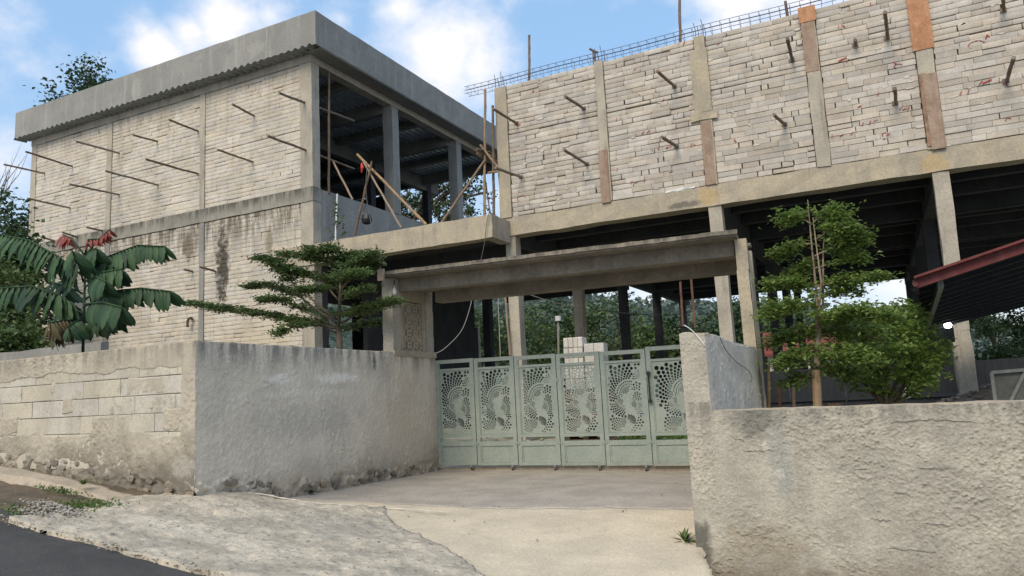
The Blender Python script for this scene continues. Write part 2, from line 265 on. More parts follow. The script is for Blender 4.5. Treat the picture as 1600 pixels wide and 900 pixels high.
ALG = (.07, .065, .055)
M = dict(
 brick=mat('aac_brick', (.50, .45, .385), (.42, .375, .32), 2.4, .9, .4, 60, rnd=.13, streak=((.30, .27, .23), .35), speck=((.62, .60, .56), 9, .66, .6)),
 brick_left=mat('aac_brick_weathered', (.565, .51, .43), (.46, .415, .35), 1.4, .92, .35, 60, rnd=.05, streak=((.36, .30, .225), .5), top=[(6.56, 1.5, (.10, .085, .06), .85), (10.5, .8, (.34, .28, .21), .6)],
    patch=[(-16.7, 15.2, 5.2, .33, 2, 1.5, (.06, .052, .04), .95), (-18.1, 15.2, 5.9, .35, 2, .6, (.15, .12, .085), .8), (-14.9, 15.2, 5.6, .18, 2, .7, (.2, .16, .11), .7), (-15.4, 15.2, 2.6, 2.2, 2, 1.3, (.50, .42, .29), .5)]),
 mortar=mat('mortar', (.21, .19, .16), (.14, .125, .105), 6, .95, .5, 50),
 conc=mat('concrete', (.43, .385, .31), (.34, .305, .25), 1.6, .88, .4, 35, streak=((.17, .155, .125), .6), speck=((.13, .12, .10), 14, .69, .5)),
 conc_warm=mat('concrete_warm', (.42, .36, .265), (.33, .29, .225), 2.2, .88, .5, 30, streak=((.22, .19, .15), .45), patch=[(-3.0, 16.2, 5.2, .3, .5, .3, (.45, .29, .1), .5), (1.35, 16.2, 5.15, .3, .5, .3, (.45, .3, .12), .5), (-3.5, 16.2, 5.1, .5, .5, .1, (.12, .11, .09), .8)], speck=((.2, .18, .15), 10, .66, .5)),
 conc_beam=mat('concrete_mossy', (.32, .30, .25), (.25, .235, .2), 2, .88, .4, 35, streak=((.13, .12, .09), .7), top=[(6.97, .42, ALG, .9), (5.36, .2, (.2, .18, .14), .5), (2.99, .12, ALG, .9)]),
 conc_grey=mat('plaster_grey', (.27, .262, .24), (.225, .22, .20), .9, .8, .25, 30, streak=((.37, .36, .33), .6), speck=((.2, .2, .19), 1.2, .58, .6), patch=[(-15, 14.8, 11.2, .5, .5, .3, (.35, .34, .3), .5), (-20, 14.8, 11.1, .3, .5, .5, (.34, .33, .3), .6)]),
 conc_canopy=mat('concrete_canopy', (.27, .235, .185), (.19, .168, .135), 2.4, .85, .35, 30, streak=((.14, .125, .10), .55), top=[(2.99, .1, ALG, .85)]),
 wallgrey=mat('render_shade_side', (.69, .61, .495), (.58, .515, .42), 1.3, .95, .5, 90, streak=((.46, .43, .375), .4), top=[(1.86, .45, (.12, .12, .115), .8)], dirt=(.05, .55, (.30, .235, .17), .75), speck=((.68, .64, .56), 5, .63, .5), patch=[(-6.07, 6.38, 1.46, .3, .28, .075, (.76, .71, .62), .8), (-6.17, 7.5, 1.46, .3, .62, .085, (.78, .73, .64), .9), (-6.3, 8.35, 1.66, .3, .07, .18, (.1, .1, .095), .8), (-6.12, 6.9, 1.28, .3, 1.5, .06, (.7, .65, .56), .5), (-6.1, 7, .95, .3, 1.3, .25, (.42, .39, .35), .45), (-6.3, 9.2, .8, .3, .7, .9, (.58, .48, .37), .6)], bdist=.006),
 wallfront=mat('render_front', (.50, .45, .36), (.41, .365, .295), 1.8, .95, .5, 90, streak=((.25, .225, .18), .35), top=[(1.86, .35, (.17, .155, .13), .7)], dirt=(.38, .72, (.13, .115, .09), .85), patch=[(-6.15, 5.1, .62, .25, .2, .12, (.5, .47, .42), .45)], bdist=.006),
 wallright=mat('render_right', (.47, .435, .36), (.37, .345, .29), 3.2, .95, .9, 60, streak=((.29, .265, .22), .5), top=[(.99, .2, (.13, .125, .11), .8), (.99, .5, (.27, .25, .215), .5)], dirt=(-.42, .3, (.20, .16, .115), .8),
    patch=[(-.95, 6.3, .86, .2, .3, .2, (.17, .165, .145), .8), (-1.47, 6.3, -.08, .13, .3, .26, (.11, .105, .09), .9), (-1.0, 6.3, -.12, .45, .3, .22, (.28, .23, .16), .55), (-.78, 6.3, .55, .12, .3, .35, (.31, .315, .29), .6), (.3, 6.3, .3, .5, .3, .3, (.36, .335, .285), .6), (-.88, 6.3, .64, .035, .3, .07, (.52, .49, .43), .8), (-.8, 6.3, .44, .06, .3, .04, (.52, .49, .43), .8)], bdist=.010),
 winggrey=mat('render_grey_cement', (.65, .585, .49), (.52, .47, .40), 2, .95, .6, 100, streak=((.36, .34, .3), .4), patch=[(-1.3, 7.0, 1.15, .3, .035, .16, (.42, .42, .4), .6), (-1.3, 7.25, 1.15, .3, .07, .18, (.42, .42, .4), .6), (-1.3, 9.3, 1.0, .3, .2, .6, (.09, .09, .08), .8)], bdist=.005),
 block=mat('aac_block_wall', (.54, .50, .415), (.45, .415, .345), 2.2, .9, .3, 60, rnd=.03, streak=((.35, .32, .265), .6), speck=((.33, .305, .255), 5, .57, .6)),
 gate=mat('gate_paint', (.295, .335, .295), (.255, .297, .262), 4, .42, .08, 50, streak=((.19, .24, .2), .35), speck=((.3, .36, .31), 20, .68, .3), dirt=(-.02, .16, (.25, .235, .19), .6), spec=.5),
 deck=mat('steel_deck_shade', (.04, .055, .065), (.03, .04, .05), 2, .42, .05, 20, metal=.35),  # near-black steel, the shade under the slab is put into the colour
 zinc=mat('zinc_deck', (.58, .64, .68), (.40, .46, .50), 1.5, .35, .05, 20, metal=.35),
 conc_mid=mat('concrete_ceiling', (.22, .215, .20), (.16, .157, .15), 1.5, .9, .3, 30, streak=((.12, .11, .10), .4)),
 conc_dark_shade=mat('concrete_dark_shade', (.060, .063, .070), (.042, .045, .052), 1.5, .9, .3, 30, streak=((.10, .09, .075), .35)),  # concrete copy darkened so its colour carries the shade of the interiors
 ply=mat('formwork_ply', (.46, .235, .12), (.37, .175, .09), 5, .7, .3, 30, streak=((.22, .12, .07), .6), speck=((.55, .36, .24), 16, .62, .5)),
 ply_old=mat('formwork_ply_old', (.34, .25, .19), (.27, .19, .14), 5, .8, .3, 30, streak=((.20, .12, .08), .7), speck=((.45, .36, .29), 16, .62, .5)),
 ply_dark=mat('formwork_ply_dark', (.22, .13, .085), (.33, .22, .15), 7, .8, .4, 30, streak=((.10, .06, .045), .8), speck=((.4, .28, .18), 14, .6, .6)),
 wood=mat('pole_wood', (.21, .155, .11), (.14, .105, .08), 5, .8, .5, 40, rnd=.2, streak=((.09, .07, .055), .5)),
 bamboo=mat('bamboo', (.33, .235, .15), (.24, .17, .11), 4, .6, .2, 30, rnd=.15, streak=((.15, .1, .06), .5)),
 rebar=mat('rebar', (.10, .11, .15), (.13, .08, .06), 10, .7, .2, 60, metal=.2),
 rust=mat('rusty_rebar', (.16, .075, .045), (.09, .05, .04), 10, .85, .3, 60),
 asphalt=mat('asphalt', (.072, .068, .064), (.056, .053, .05), 3, .85, .9, 110, speck=((.11, .11, .11), 90, .64, .6), bdist=.006),
 mound=mat('driveway_rough', (.56, .49, .385), (.38, .335, .265), 3.4, .95, 1.0, 22, speck=((.17, .15, .12), 20, .58, .85), patch=[(-4.4, 5.4, .1, .8, .5, 1, (.33, .30, .26), .5), (-4.9, 4.3, .1, 1.2, .25, 1, (.62, .55, .44), .5)], bdist=.02),
 apron=mat('driveway_smooth', (.62, .53, .395), (.52, .445, .335), 2.2, .9, .5, 60, speck=((.24, .20, .14), 16, .70, .6)),
 pad=mat('driveway_grey', (.42, .375, .32), (.34, .305, .265), 2.2, .8, .3, 40, speck=((.33, .30, .25), 3, .62, .6)),
 soil=mat('soil', (.16, .12, .08), (.10, .08, .055), 4, .97, .9, 30, speck=((.30, .26, .2), 14, .62, .7)),
 gravel=mat('gravel', (.42, .38, .31), (.28, .25, .2), 6, .95, .8, 40, rnd=.2),
 yard=mat('yard_ground', (.42, .37, .29), (.16, .17, .10), .8, .97, .8, 20, speck=((.12, .15, .07), 2.5, .58, .7)),
 lip=mat('mortar_pale', (.62, .58, .5), (.5, .46, .4), 6, .9, .4, 40),
 stone=mat('stone', (.31, .265, .21), (.20, .17, .135), 5, .92, .7, 30, rnd=.3),
 curb=mat('kerb_concrete', (.45, .375, .28), (.36, .30, .23), 4, .9, .5, 30, streak=((.25, .2, .15), .3)),
 bark=mat('bark', (.15, .12, .09), (.10, .08, .06), 8, .9, .6, 30),
 bark_pale=mat('bark_pale', (.30, .235, .17), (.2, .155, .115), 8, .85, .5, 30),
 red=mat('red_steel', (.135, .028, .026), (.10, .022, .022), 3, .6, .1, 20, spec=.3, streak=((.2, .09, .07), .35)),
 dark=mat('dark_steel', (.018, .022, .028), (.012, .015, .02), 3, .55, .1, 20),
 darkroof=mat('roof_underside', (.03, .034, .04), (.022, .025, .03), 3, .5, .1, 20, metal=.3),
 grey_steel=mat('grey_steel', (.22, .235, .22), (.17, .18, .17), 4, .6, .15, 30),
 black=plain('black_plastic', (.012, .012, .012), .4), bulbw=plain('bulb_white', (.78, .78, .76), .25), cable=plain('cable', (.09, .085, .08), .6), cable_pale=plain('cable_pale', (.35, .34, .31), .6),
 redmark=mat('red_paint', (.27, .025, .025), (.40, .15, .12), 8, .8, 0, 20), redcloth=plain('red_cloth', (.6, .05, .03), .7),
 white=mat('white_paint', (.72, .72, .70), (.6, .6, .58), 3, .7, .1, 20), pvc=plain('pvc_pipe', (.62, .63, .62), .45), roofred=mat('roof_tile_red', (.2, .05, .04), (.15, .04, .03), 4, .8, .3, 10),
 hill=mat('hill_green', (.09, .12, .09), (.07, .10, .08), .05, 1, 1, .6, bdist=2.0),
 hblock=mat('new_aac_block', (.60, .565, .51), (.53, .50, .45), 3, .9, .2, 50, rnd=.08),
 leafk=leafmat('leaf_terminalia', (.075, .12, .038), (.13, .185, .06)), leafk2=leafmat('leaf_terminalia_bright', (.13, .205, .045), (.23, .31, .085), .45),
 leafbig=leafmat('leaf_big', (.018, .05, .022), (.05, .105, .038), .2, .6), leafred=leafmat('leaf_red', (.26, .035, .03), (.32, .09, .06), .3), leafdry=leafmat('leaf_dry', (.12, .075, .035), (.07, .075, .035), .2, .7),
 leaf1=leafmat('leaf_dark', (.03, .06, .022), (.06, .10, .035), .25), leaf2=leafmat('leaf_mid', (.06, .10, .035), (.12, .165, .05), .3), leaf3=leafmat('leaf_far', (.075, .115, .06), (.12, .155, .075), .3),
 leaf4=leafmat('leaf_hill_haze', (.10, .14, .115), (.15, .19, .145), .3),  # distance haze is put into this lighter, bluish leaf colour
 grass=leafmat('grass', (.06, .12, .025), (.11, .17, .045), .3))

# ------------------------------------------------------------------ brick laying
def brick_mesh(name, m, seed, ch=.02):
    """unit brick, centred, front face at y=-.5, chipped corners"""
    r = random.Random(seed); v = []; 
    for sx in (-1, 1):
        for sz in (-1, 1): v.append((sx*.5, .5, sz*.5))
    for sx in (-1, 1):
        for sz in (-1, 1): v.append((sx*.5, -.46, sz*.5))
    for sx in (-1, 1):
        for sz in (-1, 1):
            cx = r.uniform(.006, .022); cz = r.uniform(.03, .09)
            if r.random() < .15: cx, cz = .05, .2
            v.append((sx*(.5-cx), -.5, sz*(.5-cz)))
    f = [(0, 1, 3, 2), (0, 4, 5, 1), (2, 3, 7, 6), (0, 2, 6, 4), (1, 5, 7, 3), (4, 8, 9, 5), (6, 7, 11, 10), (4, 6, 10, 8), (5, 9, 11, 7), (8, 10, 11, 9)]
    me = bpy.data.meshes.new(name); me.from_pydata(v, [], f); me.materials.append(m); me.update()
    bm = bmesh.new(); bm.from_mesh(me); bmesh.ops.recalc_face_normals(bm, faces=bm.faces); bm.to_mesh(me); bm.free()
    return me
def lay_bricks(panels, rowh, y, lens, seed, gapline=(), drift=.006, big_gap=.04, pj=.006, slip=.05):
    """list of (x,z,w,h,proud,rot)"""
    r = random.Random(seed); out = []
    for (x0, x1, z0, z1) in panels:
        n = max(1, round((z1-z0)/rowh)); rh = (z1-z0)/n
        for i in range(n):
            zc = z0+(i+.5)*rh; x = x0
            h0 = rh-r.uniform(.003, .0075)
            for g in gapline:
                if abs(zc-g) < rh*.5: h0 -= .02; zc += .008
            tilt = r.uniform(-drift, drift)
            while x < x1-.03:
                wd = r.choice(lens)*r.uniform(.85, 1.1)
                if x1-(x+wd) < .12: wd = x1-x
                g = r.uniform(.002, .006)
                if r.random() < big_gap: g = r.uniform(.02, .05)
                h = h0-(r.uniform(.01, .03) if r.random() < slip else 0)
                out.append((x+wd/2, zc+tilt*(x-x0)+r.uniform(-.003, .003), wd-g, h, r.gauss(0, pj)+(-.02 if r.random() < .03 else 0), r.gauss(0, .004 if pj > .003 else .0015)))
                x += wd
    return out
def place_bricks(root, lst, y, depth, meshes, m, limit=300):
    rl = rootloc(root)
    lst = sorted(lst, key=lambda b: (b[0]**2+y*y+(b[1]-CAM_H)**2) if pix((b[0], y, b[1]))[0] < 1615 and -15 < pix((b[0], y, b[1]))[1] < 640 else 1e6)
    rnd = random.Random(3)
    for b in lst[:limit]:
        o = link('brick', rnd.choice(meshes), root); o.location = Vector((b[0], y+depth/2-b[4], b[1]))-rl
        o.scale = (b[2], depth, b[3]); o.rotation_euler = (0, b[5], 0)
    V = []; F = []
    arrs = [(np.array([v.co for v in me.vertices]), [tuple(p.vertices) for p in me.polygons]) for me in meshes]
    for b in lst[limit:]:
        a, fs = rnd.choice(arrs); q = a*np.array([b[2], depth, b[3]]); c, s = math.cos(b[5]), math.sin(b[5])
        q = np.stack([q[:, 0]*c+q[:, 2]*s, q[:, 1], -q[:, 0]*s+q[:, 2]*c], 1)+np.array([b[0], y+depth/2-b[4], b[1]])
        n = len(V)*12; V.append(q); F += [tuple(n+i for i in f) for f in fs]
    if V: npmesh('brickwork', np.concatenate(V), F, m, root)['kind'] = 'stuff'
BR = [brick_mesh('brick', M['brick'], i) for i in range(5)]
BL = [brick_mesh('brick', M['brick_left'], i+20) for i in range(4)]
BW = [brick_mesh('block', M['block'], i+40) for i in range(3)]
HB = [brick_mesh('block', M['hblock'], i+60) for i in range(3)]
# ------------------------------------------------------------------ right building
YF = 16.2
rb = thing('unfinished_building', (-8, YF, 0), 'unfinished two storey concrete building with pale block upper wall above an open dark ground floor', 'building')
top_z = 8.9
MB().cbox(-8.12, 5.2, YF, YF+.4, 4.99, 5.45, 26, 2, 1, .014).build('floor_beam', M['conc_warm'], rb)
MB().box(-8.0, 5.2, YF+.085, YF+.2, 5.45, top_z-.03).build('backing_wall', M['mortar'], rb)
pil = [(-8.1, -7.78), (-5.38, -5.17), (-3.0, -2.75), (-.72, -.45), (1.3, 1.6), (3.9, 4.15)]
for i, (a, b) in enumerate(pil):
    MB().cbox(a, b, YF-.03, YF+.25, 5.45, top_z+(.02 if i else -.02), 1, 9, 1, .011, 5+i).build('wall_column', M['conc_warm'] if i in (0, 2) else M['conc'], rb)
pan = [(pil[i][1]+.01, pil[i+1][0]-.01, 5.46, top_z-.02) for i in range(5)]+[(4.16, 5.2, 5.46, top_z-.02)]
bricks = lay_bricks(pan, .117, YF, (.48, .48, .48, .44, .34, .52, .26, .17), 11, (7.62,), .005, .12, .0045)
holes = [on_y(*q, YF) for q in ((582, 0),)]
place_bricks(rb, bricks, YF, .11, BR, M['brick'])
def board(name, x0, x1, z0, z1, m, pr=.045, tilt=0.0):
    b = MB(); xs = 3; zs = max(3, int((z1-z0)/.35)); r = random.Random(int(x0*10+z0*7))
    P = [[(x0+(x1-x0)*i/xs+tilt*(k/zs), YF-pr-r.uniform(0, .012), z0+(z1-z0)*k/zs+r.uniform(-.004, .004)) for i in range(xs+1)] for k in range(zs+1)]
    for row in P: b.v += row
    n = len(b.v); b.v += [(p[0], p[1]+.016, p[2]) for p in b.v[:n]]; W = xs+1
    for k in range(zs):
        for i in range(xs):
            q = k*W+i; b.f.append((q, q+1, q+W+1, q+W)); b.f.append((n+q, n+q+W, n+q+W+1, n+q+1))
    for k in range(zs): q = k*W; b.f.append((q, q+W, n+q+W, n+q)); q += xs; b.f.append((q+W, q, n+q, n+q+W))
    for i in range(xs): b.f.append((i+1, i, n+i, n+i+1)); q = zs*W+i; b.f.append((q, q+1, n+q+1, n+q))
    o = b.build('formwork_board', m, rb); o['label'] = name; return o
board('orange plywood board on the upper part of the tall column', 1.26, 1.63, 7.47, 9.6, M['ply'])
board('brown plywood board on the lower part of the tall column', 1.36, 1.6, 5.42, 6.95, M['ply_old'], .06)
board('stained reddish formwork plank beside the lower board', 1.30, 1.42, 5.5, 6.98, M['ply_dark'], .05)
board('small orange plywood piece at the column head', -.76, -.42, 8.62, 8.96, M['ply'])
board('faded plywood strip below the orange piece', -.73, -.47, 7.52, 8.61, M['ply_old'], .04)
board('old plywood strip on the thin column foot', -5.42, -5.2, 5.43, 6.7, M['ply_old'])
board('faded plywood strip on the wide column foot', -3.0, -2.78, 5.46, 6.9, M['ply_old'], .04)
MB().cbox(-3.2, -2.62, YF-.07, YF-.03, 6.93, 7.12, 3, 1, 1, .018, 3).build('mortar_lump', M['conc_warm'], rb)
MB().cbox(-3.1, -2.72, YF-.055, YF-.03, 7.12, 8.6, 2, 5, 1, .010, 4).build('mortar_coat', M['conc_warm'], rb)
MB().cbox(-3.9, -3.25, YF-.02, YF+.06, 5.44, 5.49, 4, 1, 1, .02, 8).build('mortar_lump', M['white'], rb)
# ground floor frame
colx = [(-8.02, -7.74), (-3.0, -2.72), (1.32, 1.6), (5.9, 6.2)]; rows = [YF+.03, 20.6, 25.0, 29.5, 34.0]
for k, yr in enumerate(rows):
    for i, (a, b) in enumerate(colx):
        mm = M['conc'] if (k == 0 or (k == 1 and i == 0)) else M['conc_dark_shade']  # inner columns use the dark copy, with their shade in the colour
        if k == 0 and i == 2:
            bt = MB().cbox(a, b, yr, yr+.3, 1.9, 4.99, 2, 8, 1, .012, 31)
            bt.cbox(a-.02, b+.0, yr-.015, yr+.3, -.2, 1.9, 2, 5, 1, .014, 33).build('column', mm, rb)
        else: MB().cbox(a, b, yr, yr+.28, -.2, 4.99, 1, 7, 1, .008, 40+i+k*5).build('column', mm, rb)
for (a, b) in colx: MB().box(a+.02, b-.02, YF+.42, 35.2, 4.80, 5.32).build('cross_beam', M['conc_dark_shade'], rb)
y = YF+1.35
while y < 35:
    hz = .42 if any(abs(y-r0) < .7 for r0 in rows) else .26
    for (a, b) in zip([c[1] for c in colx[:-1]], [c[0] for c in colx[1:]]):
        MB().box(a-.01, b+.01, y, y+.2, 5.32-hz, 5.315).build('joist', M['conc_dark_shade'], rb)
    y += 1.47
b = MB(); n = 150
for i in range(n):      # ribbed steel deck, ribs run away from the facade
    x0 = -8.1+14.3*i/n; x1 = -8.1+14.3*(i+1)/n; zc = 5.32 if i % 2 else 5.355
    b.box(x0, x1, YF+.41, 35.3, zc, 5.42)
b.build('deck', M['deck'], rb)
rs_ = random.Random(44)
b = MB()      # smears of pale mortar squeezed out of the joints
for i in range(85):
    q = rs_.choice(bricks); x, z = q[0]+rs_.uniform(-.2, .2), q[1]+rs_.choice((-.5, .5))*q[3]; n_ = 7; a_, c_ = rs_.uniform(.02, .10), rs_.uniform(.008, .028); k0_ = len(b.v)
    for k in range(n_): t_ = 2*math.pi*k/n_; r_ = rs_.uniform(.6, 1.2); b.v.append((x+a_*r_*math.cos(t_), YF-.012, z+c_*r_*math.sin(t_)))
    for k in range(n_): v = b.v[k0_+k]; b.v.append((v[0], YF+.01, v[2]))
    b.f.append(tuple(k0_+k for k in range(n_)))
    for k in range(n_): b.f.append((k0_+k, k0_+(k+1) % n_, k0_+n_+(k+1) % n_, k0_+n_+k))
b.build('mortar_smears', M['lip'], rb)['kind'] = 'stuff'
# red paint traces on the blocks
b = MB(); rr = random.Random(5)
def stroke(px, py, dx, dz, wdt=.018):
    p = on_y(px, py, YF); y0 = YF-.013
    d = np.array([dx, 0, dz]); n_ = np.array([-dz, 0, dx])/max(1e-6, math.hypot(dx, dz))*wdt/2; p[1] = y0
    q = [p-n_, p+d-n_*.6, p+d+n_*.6, p+n_]; c = [tuple(v) for v in q]+[(v[0], y0+.012, v[2]) for v in q]; b.quadbox(c)
for (px, py) in ((1322, 97), (1400, 100), (1405, 172), (1410, 172), (1418, 172), (1371, 150), (1340, 168), (1312, 213), (1329, 211), (1347, 197), (1358, 195), (1365, 190), (1300, 216), (1530, 132), (1545, 128), (1561, 128), (1570, 133), (1540, 61), (1546, 58), (1500, 148), (1512, 146),
    (832, 145), (990, 110), (1000, 150), (1035, 160), (995, 212), (1003, 210), (1011, 208), (1020, 236), (1030, 234), (1040, 232), (1047, 230), (1058, 180), (1080, 230), (1086, 228), (963, 190), (1046, 270), (985, 287), (992, 286), (1006, 284), (1060, 70), (1068, 70), (1120, 70), (1150, 222), (806, 238), (1310, 45), (1320, 43), (1360, 10), (964, 268)):
    dx, dz = rr.choice(((.01, .07), (.03, .06), (-.03, .05), (.06, .02), (.05, .05))); stroke(px, py, dx*1.2, dz*1.2, rr.uniform(.012, .03))
for (cx, cy_, r0) in ((1403, 103, .07), (1383, 210, .06), (1575, 187, .045), (815, 310, .12), (1525, 70, .13)):
    p = on_y(cx, cy_, YF)
    for k in range(7):
        a0 = k*.6; a1 = a0+.5
        q = pix((p[0]+r0*math.cos(a0), YF, p[2]+r0*.6*math.sin(a0))); stroke(q[0], q[1], r0*(math.cos(a1)-math.cos(a0)), r0*.6*(math.sin(a1)-math.sin(a0)), .014)
for (px, py, s) in ((1310, 96, .16), (1385, 212, .05), (1535, 131, .16), (808, 197, .1), (1380, 218, .04)): stroke(px, py, s, .03*s/.1, .035)
o = b.build('paint_mark', M['redmark'], rb); o['kind'] = 'stuff'; o['label'] = 'dark red strokes of old lettering left on the cut blocks'
# rebar cage along the wall head
cg = thing('rebar_cage', (-9, YF, 9), 'long grey rebar cage lying along the top of the block wall', 'rebar cage')
z0, z1, ya, yb = 8.95, 9.14, YF-.02, YF+.2
for (yy, zz) in ((ya, z0), (ya, z1), (yb, z0), (yb, z1), (ya, (z0+z1)/2)):
    MB().tube([(x, yy, zz+.012*math.sin(x*1.7)) for x in np.arange(-8.98, 4.6, .4)], .0065, 5).build('bar', M['rebar'], cg)
for i, x in enumerate(np.arange(-8.9, 4.5, .21)):
    z = .012*math.sin(x*1.7)
    MB().tube([(x, ya, z0+z), (x, ya, z1+z), (x, yb, z1+z), (x, yb, z0+z), (x, ya, z0+z)], .0045, 4).build('stirrup', M['rebar'], cg)
for i, (x, l) in enumerate(((-8.0, 'leftmost rebar stubs standing on the wall corner beside the bamboo'), (-5.27, 'rebar stubs above the thin plywood footed column'), (-2.85, 'bent rebar stubs above the mortar patched column'))):
    t = thing('starter_bars', (x, YF, 8.88), l, 'rebar', 'rebar stubs on the column heads')
    for (dx, dy, h) in ((-.1, 0, .42), (-.06, .12, .36), (.07, 0, .46), (.1, .1, .38)):
        MB().tube([(x+dx, YF+.03+dy, 8.86), (x+dx+.01, YF+.03+dy, 8.86+h*.5), (x+dx+random.uniform(-.03, .03), YF+.03+dy, 8.86+h)], .008, 5).build('bar', M['rebar'], t)
def pole(name, label, cat, pts, rad, m, group=None, nodes=False):
    pts = [Vector(p) for p in pts]; b = MB(); P = []; Rr = []
    n = 8; L0 = (pts[-1]-pts[0]).length; r = random.Random(int(abs(pts[0].x*991+pts[0].z*77)))
    for i in range(n+1):
        t = i/n*(len(pts)-1); k = min(int(t), len(pts)-2); q = pts[k].lerp(pts[k+1], t-k)
        j = min(.008, L0*.004); q = q+Vector((r.uniform(-j, j), r.uniform(-j, j), r.uniform(-j, j))) if 0 < i < n else q
        P.append(q); Rr.append(rad*(1-.12*i/n)*r.uniform(.94, 1.06))
    if nodes:
        P2 = []; R2 = []
        for i in range(len(P)-1):
            P2 += [P[i], P[i].lerp(P[i+1], .9), P[i].lerp(P[i+1], .95)]; R2 += [Rr[i], Rr[i], Rr[i]*1.18]
        P2.append(P[-1]); R2.append(Rr[-1]); P, Rr = P2, R2
    b.tube(P, Rr, 9); o = b.mesh(name, m, False, tuple(pts[0])); ob = link(name, o, None, pts[0]); return tag(ob, label, cat, group)
def putlog(base, tip, y0, label, group, rad=.034, inside=.25):
    bp = on_y(*base, y0); best = None
    for l in np.arange(.12, 3.2, .02):
        d = np.hypot(*(pix((bp[0], y0-l, bp[2]))-np.array(tip)))
        if best is None or d < best[0]: best = (d, l)
    l = best[1]; tp = on_y(*tip, y0-l); c = np.array([bp[0], y0-l, bp[2]]); dv = tp-c; s = min(1, .25*l/max(1e-6, np.linalg.norm(dv))); tp = c+dv*s
    d = (bp-tp)/np.linalg.norm(bp-tp)
    return pole('scaffold_pole', label, 'pole', [tp, bp+d*inside], rad, M['wood'], group)
gR = 'scaffold poles sticking out of the right block wall'
for base, tip, lb in (((808, 193), (770, 170), 'brown pole at the upper left corner of the right block wall, red stain below'),
    ((815, 277), (774, 262), 'brown pole sticking out low beside the left corner column of the block wall'),
    ((913, 170), (883, 151), 'upper pole in the first bay left of the thin plywood footed column'),
    ((918, 257), (881, 234), 'lower pole in the first bay left of the thin plywood footed column'),
    ((1055, 136), (1027, 111), 'thick upper pole in the second bay of the right block wall'),
    ((1058, 229), (1034, 214), 'short lower pole in the second bay, just right of red writing'),
    ((1227, 195), (1209, 179), 'short lower pole in the third bay, left of the narrow concrete column'),
    ((1238, 95), (1230, 60), 'upright looking upper pole left of the faded plywood strip'),
    ((1387, 60), (1383, 19), 'long dark pole above the grey mortar patch, left of the orange board'),
    ((1337, 71), (1336, 62), 'tiny stub of pole in the fourth bay beside white mortar drips'),
    ((1400, 162), (1398, 138), 'short lower pole in the fourth bay, above small red strokes'),
    ((1573, 127), (1584, 90), 'pole leaning to the right near the right edge, beside red marks'),
    ((1569, 17), (1566, -12), 'pole cut by the top edge, right of the orange board')):
    pr = YF; putlog(base, tip, pr, lb, gR, .036)
    q = on_y(*base, YF); MB().box(q[0]-.07, q[0]+.04, YF-.02, YF-.008, q[2]-.03, q[2]+.055).build('pole_hole', M['mortar'], rb)
def upright(px0, py0, pxt, pyt, y, label, rad=.035, m='bamboo', nodes=True, group=None, name='bamboo_pole', cat='bamboo pole', yt=None):
    return pole(name, label, cat, [on_y(px0, py0, y), on_y(pxt, pyt, y if yt is None else yt)], rad, M[m], group, nodes)
upright(827, 135, 827, 55, YF+.3, 'lone wooden post standing behind the left part of the wall top', .035, 'wood', False, None, 'wooden_post', 'post')
upright(1063, 75, 1061, -30, YF+.3, 'tall thin post rising out of the picture behind the wall top', .035, 'wood', False, None, 'wooden_post', 'post')
upright(1231, 30, 1227, 2, YF+.2, 'short dark post behind the wall top left of the orange plywood', .035, 'wood', False, None, 'wooden_post', 'post')
tp = thing('wooden_prop', on_y(929, 105, YF+.25), 'short wooden prop with a T shaped head on the wall top', 'prop')
MB().tube([on_y(929, 110, YF+.25), on_y(928, 80, YF+.25)], .04, 8).build('stem', M['wood'], tp)
MB().tube([on_y(921, 76, YF+.15), on_y(928, 80, YF+.22), on_y(934, 82, YF+.3)], .03, 8).build('head', M['wood'], tp)

# ------------------------------------------------------------------ left building
YL = 15.25; XL = -13.3
lb = thing('unfinished_building', (XL, YL, 0), 'unfinished grey brick building with a concrete parapet and an open upper floor on the left', 'building')
for i, (a, b_) in enumerate(((-26.0, -25.72), (-21.92, -21.69), (-17.64, -17.44), (-13.72, XL))):
    MB().cbox(a, b_, YL-.02 if i < 3 else YL-.01, YL+.3, 6.97, 10.56, 1, 8, 1, .008, i).build('column', M['conc'], lb)
    MB().cbox(a, b_, YL-.02 if i < 3 else YL-.01, YL+.3, 1.0, 6.57, 1, 10, 1, .01, i+9).build('column', M['conc_grey'] if i < 3 else M['conc'], lb)
MB().cbox(-26.02, XL+.02, YL-.035, YL+.32, 6.57, 6.97, 40, 2, 1, .008).build('floor_beam', M['conc_beam'], lb)
MB().cbox(-26.02, XL+.02, YL-.03, YL+.32, 10.56, 10.98, 40, 1, 1, .008).build('roof_beam', M['conc'], lb)
MB().box(-25.95, XL-.05, YL+.07, YL+.2, 1.0, 10.56).build('backing_wall', M['mortar'], lb)
panU = [(-25.72, -21.93, 6.98, 10.55), (-21.68, -17.65, 6.98, 10.55), (-17.43, -13.73, 6.98, 10.55)]
BGAP = 0
panD = [(a, b_, 1.1, 6.56) for a, b_, _, _ in panU]
bl = lay_bricks(panU, .12, YL, (.46, .46, .5, .55, .4), 21, (8.72,), .0015, .03, .0035, .03)+lay_bricks(panD, .122, YL, (.36, .4, .34, .44), 22, (), .001, .03, .0025, .02)
place_bricks(lb, bl, YL, .11, BL, M['brick_left'])
